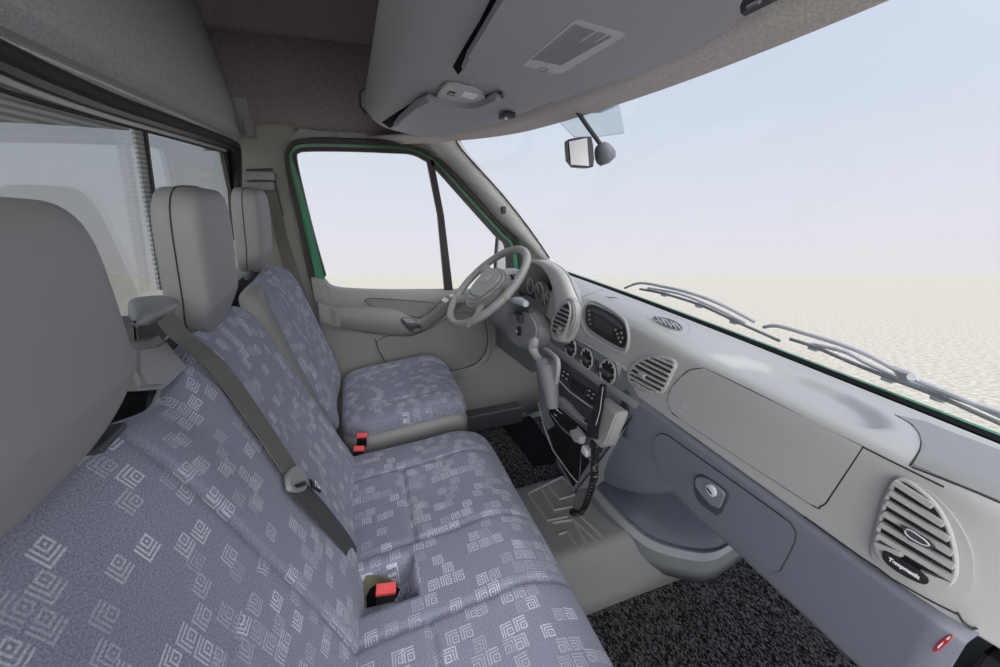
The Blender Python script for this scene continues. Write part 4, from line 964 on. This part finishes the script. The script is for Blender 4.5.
q = at(519.5, 331, 0, .488); MB().lathe([(0, 0), (.017, 0), (.016, .007), (.009, .009), (0, .009)], frame(q, (0, -1, 0), (-1, 0, .1)), 20).build('ignition_lock', m_black, sc_)
MB().bar(q + Vector((-.011, 0, .006)), q + Vector((-.011, 0, -.006)), (-1, 0, 0), .003, .003).build('key_slot', m_label, sc_)
MB().tube([at(*p, 0, .47) for p in ((512, 300), (520, 301), (526, 304))], [.010, .013, .010], 12).build('wiper_stalk', m_label, sc_)
MB().tube([at(*p, 0, .485) for p in ((516, 312), (524, 308), (531, 311))], [.010, .011, .009], 12).build('stalk_tip', m_dark, sc_)
MB().box(at(522, 318, 0, .49), (.03, .03, .03), bev=.006).build('stalk_base', m_dark, sc_)

sw = thing('steering_wheel', 'grey four-spoke steering wheel with an airbag hub', 'steering wheel', SWC)
m_sw = mat('wheel_foam', S(146, 144, 142), .5, bump=.15, bscale=500)
MB().tube([MS @ Vector((SR*math.cos(a*math.pi/32), SR*math.sin(a*math.pi/32), 0)) for a in range(65)], .0145, 14, cap=False).build('rim', m_sw, sw)
# hub
hub = [(-.105, .055), (-.06, .078), (0, .084), (.06, .078), (.105, .055), (.105, .0), (.085, -.055), (.05, -.095), (0, -.105), (-.05, -.095), (-.085, -.055), (-.105, 0)]
mb = MB(); mb.prism([MS @ Vector((x, y, -.03)) for x, y in [p[:2] for p in chaikin([(a, b_, 0) for a, b_ in hub], 2)]], SN*.042, .01, 4); mb.build('hub', m_sw, sw)
mb = MB(); mb.prism([MS @ Vector((x*.82, y*.82+.002, .008)) for x, y in [p[:2] for p in chaikin([(a, b_, 0) for a, b_ in hub], 2)]], SN*.010, .006, 4); mb.build('airbag_pad', mat('wheel_pad', S(158, 156, 154), .5), sw)
for s_, yo, y1 in ((-1, .03, .055), (1, .03, .055), (-1, -.065, -.125), (1, -.065, -.125)):
    xr = math.sqrt(SR**2 - y1**2) * s_
    P_ = cat([MS @ Vector((s_*.06, yo, -.012)), MS @ Vector((s_*.10, (yo+y1)/2 , -.008)), MS @ Vector((xr, y1, 0))], 5)
    rows = []
    for i, p in enumerate(P_):
        wv_ = .032 - .012*math.sin(math.pi*min(1, i/(len(P_)-1)))*.8
        rows.append([p + SU*wv_ + SN*.0, p + SU*wv_*.6 + SN*.009, p - SU*wv_*.6 + SN*.009, p - SU*wv_, p - SU*wv_*.6 - SN*.008, p + SU*wv_*.6 - SN*.008])
    MB().grid(rows, closed=True, cap=True).build('spoke', m_sw, sw, ang=80)
# emblem: ring and three-pointed star
M = MS @ Matrix.Translation(Vector((0, .018, .0215)))
em = MB().tube([M @ Vector((.019*math.cos(a*math.pi/14), .019*math.sin(a*math.pi/14), 0)) for a in range(29)], .0013, 6).build('emblem', m_label, sw)
mb = MB()
for k in range(3):
    a = math.pi/2 + k*2*math.pi/3; mb.add([M @ Vector((.018*math.cos(a), .018*math.sin(a), .0005)), M @ Vector((.004*math.cos(a+1.05), .004*math.sin(a+1.05), .0005)), M @ Vector((0, 0, .0025)), M @ Vector((.004*math.cos(a-1.05), .004*math.sin(a-1.05), .0005))], [(0, 1, 2), (0, 2, 3)])
mb.build('emblem_star', m_label, em, smooth=False)
# dark slot line under the pad
MB().tube([MS @ Vector((x, -.062 + .35*x*x/.06*.5, .0195)) for x in [-.055 + .01*i for i in range(12)]], .0015, 6).build('pad_seam', m_dark, sw)

# ------------------------------------------------------------------ floor parts
pc = MB(); pc.box((.60, .30, .006), (1.16, .84, .012)); tag(pc.build('floor_carpet', m_carpet, smooth=False), 'black and white flecked carpet in the passenger footwell', 'carpet')
MB_ = MB(); MB_.box((.74, 1.42, .006), (.84, .56, .012)); tag(MB_.build('floor_carpet', m_carpet, smooth=False), 'black and white flecked carpet in the driver footwell', 'carpet')
mb = MB(); mb.prism([at(*p, 2, .014) for p in ((503, 426), (530, 416), (556, 452), (566, 462), (535, 466))], (0, 0, .006), .002); tag(mb.build('heel_pad', m_recess), 'plain black rubber heel pad on the driver carpet', 'heel pad')
# driver footwell side step
mb = MB(); rows = []
for a, b_, c_ in (((474, 398), (478, 412), (482, 424)), ((488, 388), (500, 404), (508, 420)), ((505, 379), (520, 393), (530, 412)), ((520, 374), (540, 385), (548, 400))):
    rows.append([at(*a, 2, .10), at(*b_, 2, .06), at(*c_, 2, .015)])
rows = [cat(r_, 4) for r_ in map(list, zip(*[cat(list(c_), 4) for c_ in zip(*rows)]))]
st_ = thing('footwell_step', 'grey sloping plastic step beside the driver footwell', 'step', (.55, 1.65, .02)); mb.grid(rows).build('step_cover', m_mid, st_, solid=.004)
MB().tube(cat([at(475, 396, 2, .12), at(488, 383, 2, .13), at(505, 373, 2, .14), at(520, 368, 2, .14)], 4), .006, 8).build('step_seal', m_gap, st_)
# tunnel cover
tn = thing('tunnel_cover', 'grey rubber engine tunnel cover with embossed bars between the footwells', 'engine cover', (.58, .88, .02))
rows = []
for y in [.66 + .0174*i for i in range(31)]:
    zz = TZ if .74 <= y <= 1.04 else (TZ - (TZ-.0)*(ramp(y, .74, .66)**1.3) if y < .74 else TZ - (TZ)*(ramp(y, 1.04, 1.18)**1.3))
    rows.append([Vector((x, y, zz + .05*max(0, (x-.66)/.2)**2*(1 if .66 < y < 1.06 else .2))) for x in [.25 + .031*i for i in range(21)]])
tm = MB().grid(rows); tm.build('rubber_cover', m_rubmat, tn, solid=.004, ang=70); TT = tm.bvh()
ribs = [[(527.5, 494), (547.5, 521), (567, 517)], [(539, 485.5), (554.5, 510.5), (572, 507)], [(547, 480), (559.5, 499.5), (575, 495)], [(561, 470), (576, 492)],
        [(580, 516), (603, 538)], [(552.5, 523), (572.5, 520.5), (588, 548)], [(558, 535), (567.5, 532), (578, 550)], [(527.5, 494), (561, 470)], [(573, 520), (597, 542)]]
for rb_ in ribs:
    p_ = trace(TT, rb_, .0005, 0)
    if len(p_) > 1: MB().tube(p_, .0055, 6).build('raised_rib', m_rubrib, tn)
MB().lathe([(0, 0), (.016, 0), (.014, .006), (.009, .006), (.008, .0), (0, .0)], frame(hole, (1, 0, 0), (0, 0, 1)), 24).build('cable_grommet', m_black, tn)
# heater box wall + rim (passenger side, beyond the tunnel)
hb = thing('heater_box', 'dark blue-grey moulded footwell housing under the dashboard centre', 'housing', (.85, .7, .1))
rim = [((560, 448), .26), ((583, 470), .24), ((606, 498), .22), ((630, 522), .20), ((655, 540), .17), ((690, 550), .15), ((716, 550), .16), ((740, 536), .19), ((760, 520), .22)]
R0 = cat([at(*p, 2, z) for p, z in rim], 5)
rows = [[p + Vector((.0, 0, -.002)), p + Vector((.03, .02, .05)), p + Vector((.05, .03, .22)), p + Vector((.03, .02, .45))] for p in R0]
MB().grid([cat(r_, 4) for r_ in rows]).build('housing_wall', m_blue, hb, solid=-.004)
MB().grid([[p + Vector((.005, .005, .004)), p + Vector((-.012, -.008, .006)), p + Vector((-.026, -.018, -.01)), p + Vector((-.026, -.018, -.05)), p + Vector((-.01, -.01, -.11))] for p in R0]).build('housing_rim', m_cons, hb, solid=.003)
mb = MB(); mb.box((1.20, .85, .35), (.02, 1.85, .75)); tag(mb.build('wall_front_lower', m_dark, smooth=False), 'dark firewall under the dashboard', 'wall', kind='structure')
# dark passenger door edge at lower right
mb = MB(); mb.prism([Vector((.52, .082, .0)), Vector((.85, .082, 0)), Vector((.80, .082, .74)), Vector((.575, .082, .74)), Vector((.57, .082, .60))], (0, -.06, 0), .004); tag(mb.build('trim_5', m_black), 'black sill seal at the passenger door opening under the dashboard end', 'door seal', kind='structure')

# ------------------------------------------------------------------ overhead
oc = thing('overhead_console', 'grey overhead shelf console above the windscreen with a lamp', 'overhead console', (.25, .8, 1.45))
rows = []
for i in range(56):
    y = -.30 + i*(1.93/55); e_ = ramp(y, 1.42, 1.63)**2
    xe = .33*e_*.35
    P = [(.30, 1.66), (.14, 1.56), (.075+xe*.4, 1.47), (.088+xe, 1.415), (.13+xe, 1.39), (.20+xe*.8, 1.383), (.34, 1.382), (hx(y)-.065, 1.39), (hx(y)-.05, 1.41)]
    rows.append(cat([Vector((x, y, z + .02*e_*(k/8))) for k, (x, z) in enumerate(P)], 4))
om = MB().grid(rows); om.build('shelf_body', m_over, oc, solid=-.006, ang=70, flip=True); OT = om.bvh()
# end wall
er = rows[-1]; MB().grid([er, [Vector((p.x*.6+.12, p.y+.02, p.z*.75+.36)) for p in er]]).build('shelf_end', m_over, oc)
# flat black patches on the shelf paint the shade of the visor slots
def cslot(pts, name='slot'):
    mb_ = MB(); patch(mb_, pts, OT, .0015, 5); return mb_.build(name, m_recess, oc)
cslot([(500, -20), (524, -20), (500, 14), (476, 46), (466, 64), (458, 74), (453, 66), (462, 50), (480, 20)], 'visor_slot_shade')
cslot([(382, 122), (400, 110), (418, 100), (426, 101), (408, 114), (390, 128)], 'visor_slot_shade')
# lamp
lmo = [(435, 98), (442, 84), (449, 80), (468, 84), (483, 91), (486, 96), (478, 104), (470, 107), (450, 104)]
mb = MB(); patch(mb, chaikin([(a-1.5, b_-.5, 0) for a, b_ in lmo], 1), OT, .002, 4); mb.build('lamp_surround', m_doord, oc)
mb = MB(); patch(mb, chaikin([(a, b_, 0) for a, b_ in lmo], 1), OT, .006, 4); lm_ = mb.build('dome_lamp', m_label, oc); LMt = mb.bvh()
mb = MB(); patch(mb, [(447, 94), (449.5, 91), (455.5, 92.3), (453.5, 95.6)], LMt, .002, 3); mb.build('lamp_switch', m_black, lm_)
mb = MB(); patch(mb, [(460.5, 95), (464, 91.5), (478, 94.5), (473, 98.8)], LMt, .002, 3); mb.build('lamp_lens', m_white, lm_)
# rear foot bracket at the driver side
bk_ = thing('shelf_bracket', 'small grey screwed bracket at the driver-side end of the overhead console', 'bracket', at(368, 103, 1, 1.74))
MB().prism([at(*p, 1, 1.75) for p in ((361, 106), (360, 93), (364, 89), (376, 89), (388, 95), (388, 110), (372, 116))], (0, .01, 0), .002).build('bracket_plate', m_over, bk_)
MB().tube([at(*p, 1, 1.748) for p in ((366, 113), (360.5, 106), (360, 93), (364, 88.5), (379, 90))], .004, 6).build('bracket_edge', m_black, bk_)
MB().lathe([(0, 0), (.010, 0), (.010, .006), (0, .006)], frame(at(370.5, 99, 1, 1.748), (1, 0, 0), (0, -1, 0)), 16).build('screw', m_black, bk_)
# visors: trace on z=1.372 plane
def visor(name_label, pts, z, th, tiltz=0.0):
    v_ = thing('sun_visor', name_label, 'sun visor', at(*pts[0], 2, z))
    P_ = [at(*p[:2], 2, z) for p in chaikin([(a, b_, 0) for a, b_ in pts], 2)]
    MB().prism(P_, (0, 0, th), min(.007, th*.45), 4).build('visor_panel', m_visor, v_, ang=50)
    return v_
pv = visor('broad grey passenger sun visor with a printed label, above the windscreen', [(540, -60), (509, -10), (478, 42), (461, 68), (463, 75), (478, 80), (494, 86), (504, 94), (499, 100), (506, 105), (520, 109), (533, 107), (540, 101), (562, 102), (580, 93), (640, 75), (676, 58), (720, 36), (744, 20), (748, 6), (790, -20), (790, -60)], 1.372, .009)
pl_ = [at(*p, 2, 1.3715) for p in ((522, 65.5), (574, 20.5), (579, 20), (624, 33), (625, 36), (562, 73.5), (556, 74))]
lb = MB().prism(pl_, (0, 0, .001), 0).build('instruction_label', m_label, pv, smooth=False)
m_lt = mat('label_text', S(150, 152, 162), .7)
a0, a1_, b0_, b1_ = at(527, 63, 2, 1.371), at(576, 23, 2, 1.371), at(557, 69, 2, 1.371), at(617, 36, 2, 1.371)
pr = MB()
for k in range(17):
    f = (k+.6)/18; s0 = a0.lerp(b0_, f); s1 = a1_.lerp(b1_, f); x = .10 + .03*random.random(); e_x = .97 - (.35*random.random() if k % 5 == 4 else 0)
    while x < e_x:
        e1 = min(e_x, x + .015 + .05*random.random())
        pr.bar(s0.lerp(s1, x), s0.lerp(s1, e1), (0, 0, 1), .0016, .0006); x = e1 + .010
pr.build('printed_text', m_lt, lb, smooth=False)
lg = at(543, 69.5, 2, 1.371); MB().tube([lg + Vector((.008*math.cos(a*math.pi/8), .008*math.sin(a*math.pi/8), 0)) for a in range(17)], .0006, 5).build('logo_ring', mat('label_mark', S(150, 115, 125), .6), lb)
dv = visor('smaller grey driver sun visor folded up against the overhead console', [(390, 129), (405, 118), (424, 102), (432, 102), (450, 107), (468, 109), (482, 106), (496, 98), (505, 104), (520, 109), (516, 115), (500, 120), (480, 126), (462, 131), (452, 138), (430, 138), (405, 134)], 1.366, .016)
pvp = thing('visor_clip', 'small visor clip on the header between the two sun visors', 'clip', at(507, 116, 2, 1.36))
MB().box(at(507, 116, 2, 1.358), (.03, .035, .012), bev=.003).build('clip_body', m_dark, pvp); MB().lathe([(0, 0), (.004, 0), (.004, .004), (0, .004)], frame(at(506, 117, 2, 1.35), (1, 0, 0), (0, 0, -1)), 12).build('clip_pin', m_chrome, pvp)
pvq = thing('visor_clip', 'small visor clip on the header at the passenger end of the visor', 'clip', at(757, 0, 2, 1.36))
MB().tube([at(746, 7, 2, 1.355), at(756, 2, 2, 1.355), at(775, -8, 2, 1.355)], .007, 8).build('clip_body', m_dark, pvq); MB().tube([at(748, 7, 2, 1.348), at(760, 1, 2, 1.348)], .002, 6).build('clip_pin', m_chrome, pvq)

# ------------------------------------------------------------------ rear view mirror
XM = .50
mr = thing('rearview_mirror', 'grey rear-view mirror on a dark stem below the windscreen header', 'mirror', at(603, 150, 1, .93))
def R3(x, y, yy=.93): return at(x, y, 1, yy)
MB().tube(cat([R3(577, 111), R3(588, 127), R3(601, 145)], 4), .0055, 10).build('mirror_stem', m_dark, mr)
MB().lathe([(0, -.026), (.013, -.023), (.020, -.014), (.025, .0), (.026, .012), (.021, .023), (0, .028)], frame(R3(604, 153), (0, 1, 0), Vector((.3, -.2, -.6))), 24).build('mirror_pivot', m_cons, mr)
hs = [R3(*p, .91) for p in chaikin([(568, 141, 0), (569, 138.5, 0), (588, 136, 0), (593, 137, 0), (595, 166, 0), (590, 168, 0), (570, 166, 0)], 1) for p in [p[:2]]]
MB().prism(hs, (.016, .05, 0), .004, 3).build('mirror_housing', m_dark, mr)
MB().prism([R3(*p, .908) for p in ((569, 141.5), (587, 138), (589, 166), (571, 164.5))], (.001, .002, 0)).build('mirror_glass', m_white, mr, smooth=False)  # plain white face, its bright reflection put into the colour

# ------------------------------------------------------------------ outside: wipers, scuttle, door mirror
mb = MB(); rows = []
ysw = [-.3 + .1*i for i in range(22)]
MB().grid([[Vector((cowlx(y)+.005, y, CZ+.001)), Vector((cowlx(y)+.034, y, CZ-.001)), Vector((cowlx(y)+.04, y, CZ-.03))] for y in ysw]).build('cowl', m_recess); tag(bpy.data.objects['cowl'], 'black rubber strip along the bottom of the windscreen', 'trim', kind='structure')
MB().grid([[Vector((cowlx(y)+.033, y, CZ-.001)), Vector((cowlx(y)+.043, y, CZ-.001)), Vector((cowlx(y)+.06, y, CZ-.12))] for y in ysw]).build('cowl_panel', m_green); tag(bpy.data.objects['cowl_panel'], 'green painted body edge outside the bottom of the windscreen', 'body panel', kind='structure')
def wiper(label, arm_, blade_, extra):
    w_ = thing('windscreen_wiper', label, 'wiper', WP(*arm_[0]))
    MB().tube(cat([WP(*p) for p in arm_], 4), .0045, 6).build('wiper_arm', m_wiper, w_)
    MB().tube(cat([WP(*p, .012) for p in blade_], 4), .004, 6).build('wiper_blade', m_blade, w_)
    MB().tube(cat([WP(*p, .020) for p in extra], 4), .004, 6).build('blade_carrier', m_wiper, w_)
    for t_ in (.3, .6, .85):
        i = int(t_*(len(blade_)-1)); p = blade_[i]; MB().box(WP(*p, .018), (.02, .02, .014), bev=.003).build('blade_joint', m_wiper, w_)
    return w_
def WP(x, y, l=.02):
    # a vertical-ish plane just outside the glass
    return atp(x, y, Vector((.95 + l, 0, .84)), Vector((.75, 0, .66)))
wa = wiper('double-armed windscreen wiper nearer the driver, lying low outside the glass', [(625, 288), (640, 283), (665, 287), (690, 293), (720, 304), (755, 322)], [(640, 289), (665, 294), (700, 305), (735, 321), (780, 341)], [(648, 288), (680, 294), (715, 308), (745, 323)])
wb = wiper('double-armed windscreen wiper nearer the passenger side, reaching the photo edge', [(764, 327), (778, 326), (810, 335), (845, 346), (872, 357), (910, 377), (960, 398), (1010, 420)], [(790, 339), (815, 347), (850, 362), (890, 378), (940, 397), (1010, 428)], [(812, 344), (845, 352), (870, 365), (915, 384), (1010, 416)])
MB().prism([WP(*p, -.004) for p in ((890, 368), (912, 376), (918, 382), (900, 381))], (.005, 0, .005), .001).build('arm_head', m_wiper, wb)
MB().lathe([(0, 0), (.007, 0), (.007, .001), (0, .001)], frame(WP(912, 377, -.012), (0, 1, 0), (-.75, 0, .1)), 16).build('logo_mark', m_white, wb)
dm = thing('door_mirror', 'dark-edged exterior door mirror outside the quarter window', 'mirror', at(500, 255, 1, 2.0))
def DM(x, y): return at(x, y, 1, 1.98)
MB().tube([DM(*p) for p in [(500, 234), (497, 238), (495.5, 256), (495, 272), (499, 279), (508, 283), (522, 283), (524, 240), (515, 232), (500, 234)]], .009, 8).build('mirror_frame', m_dark, dm)
MB().prism([DM(*p) for p in ((500, 236), (515, 234), (522, 242), (521, 281), (508, 281), (499, 276), (497, 270))], (0, .02, 0)).build('mirror_glass', m_white, dm)  # white colour stands in for the sky reflected in this glass
MB().tube([DM(520, 270), at(545, 290, 1, 1.78)], .02, 8).build('mirror_arm', m_dark, dm)
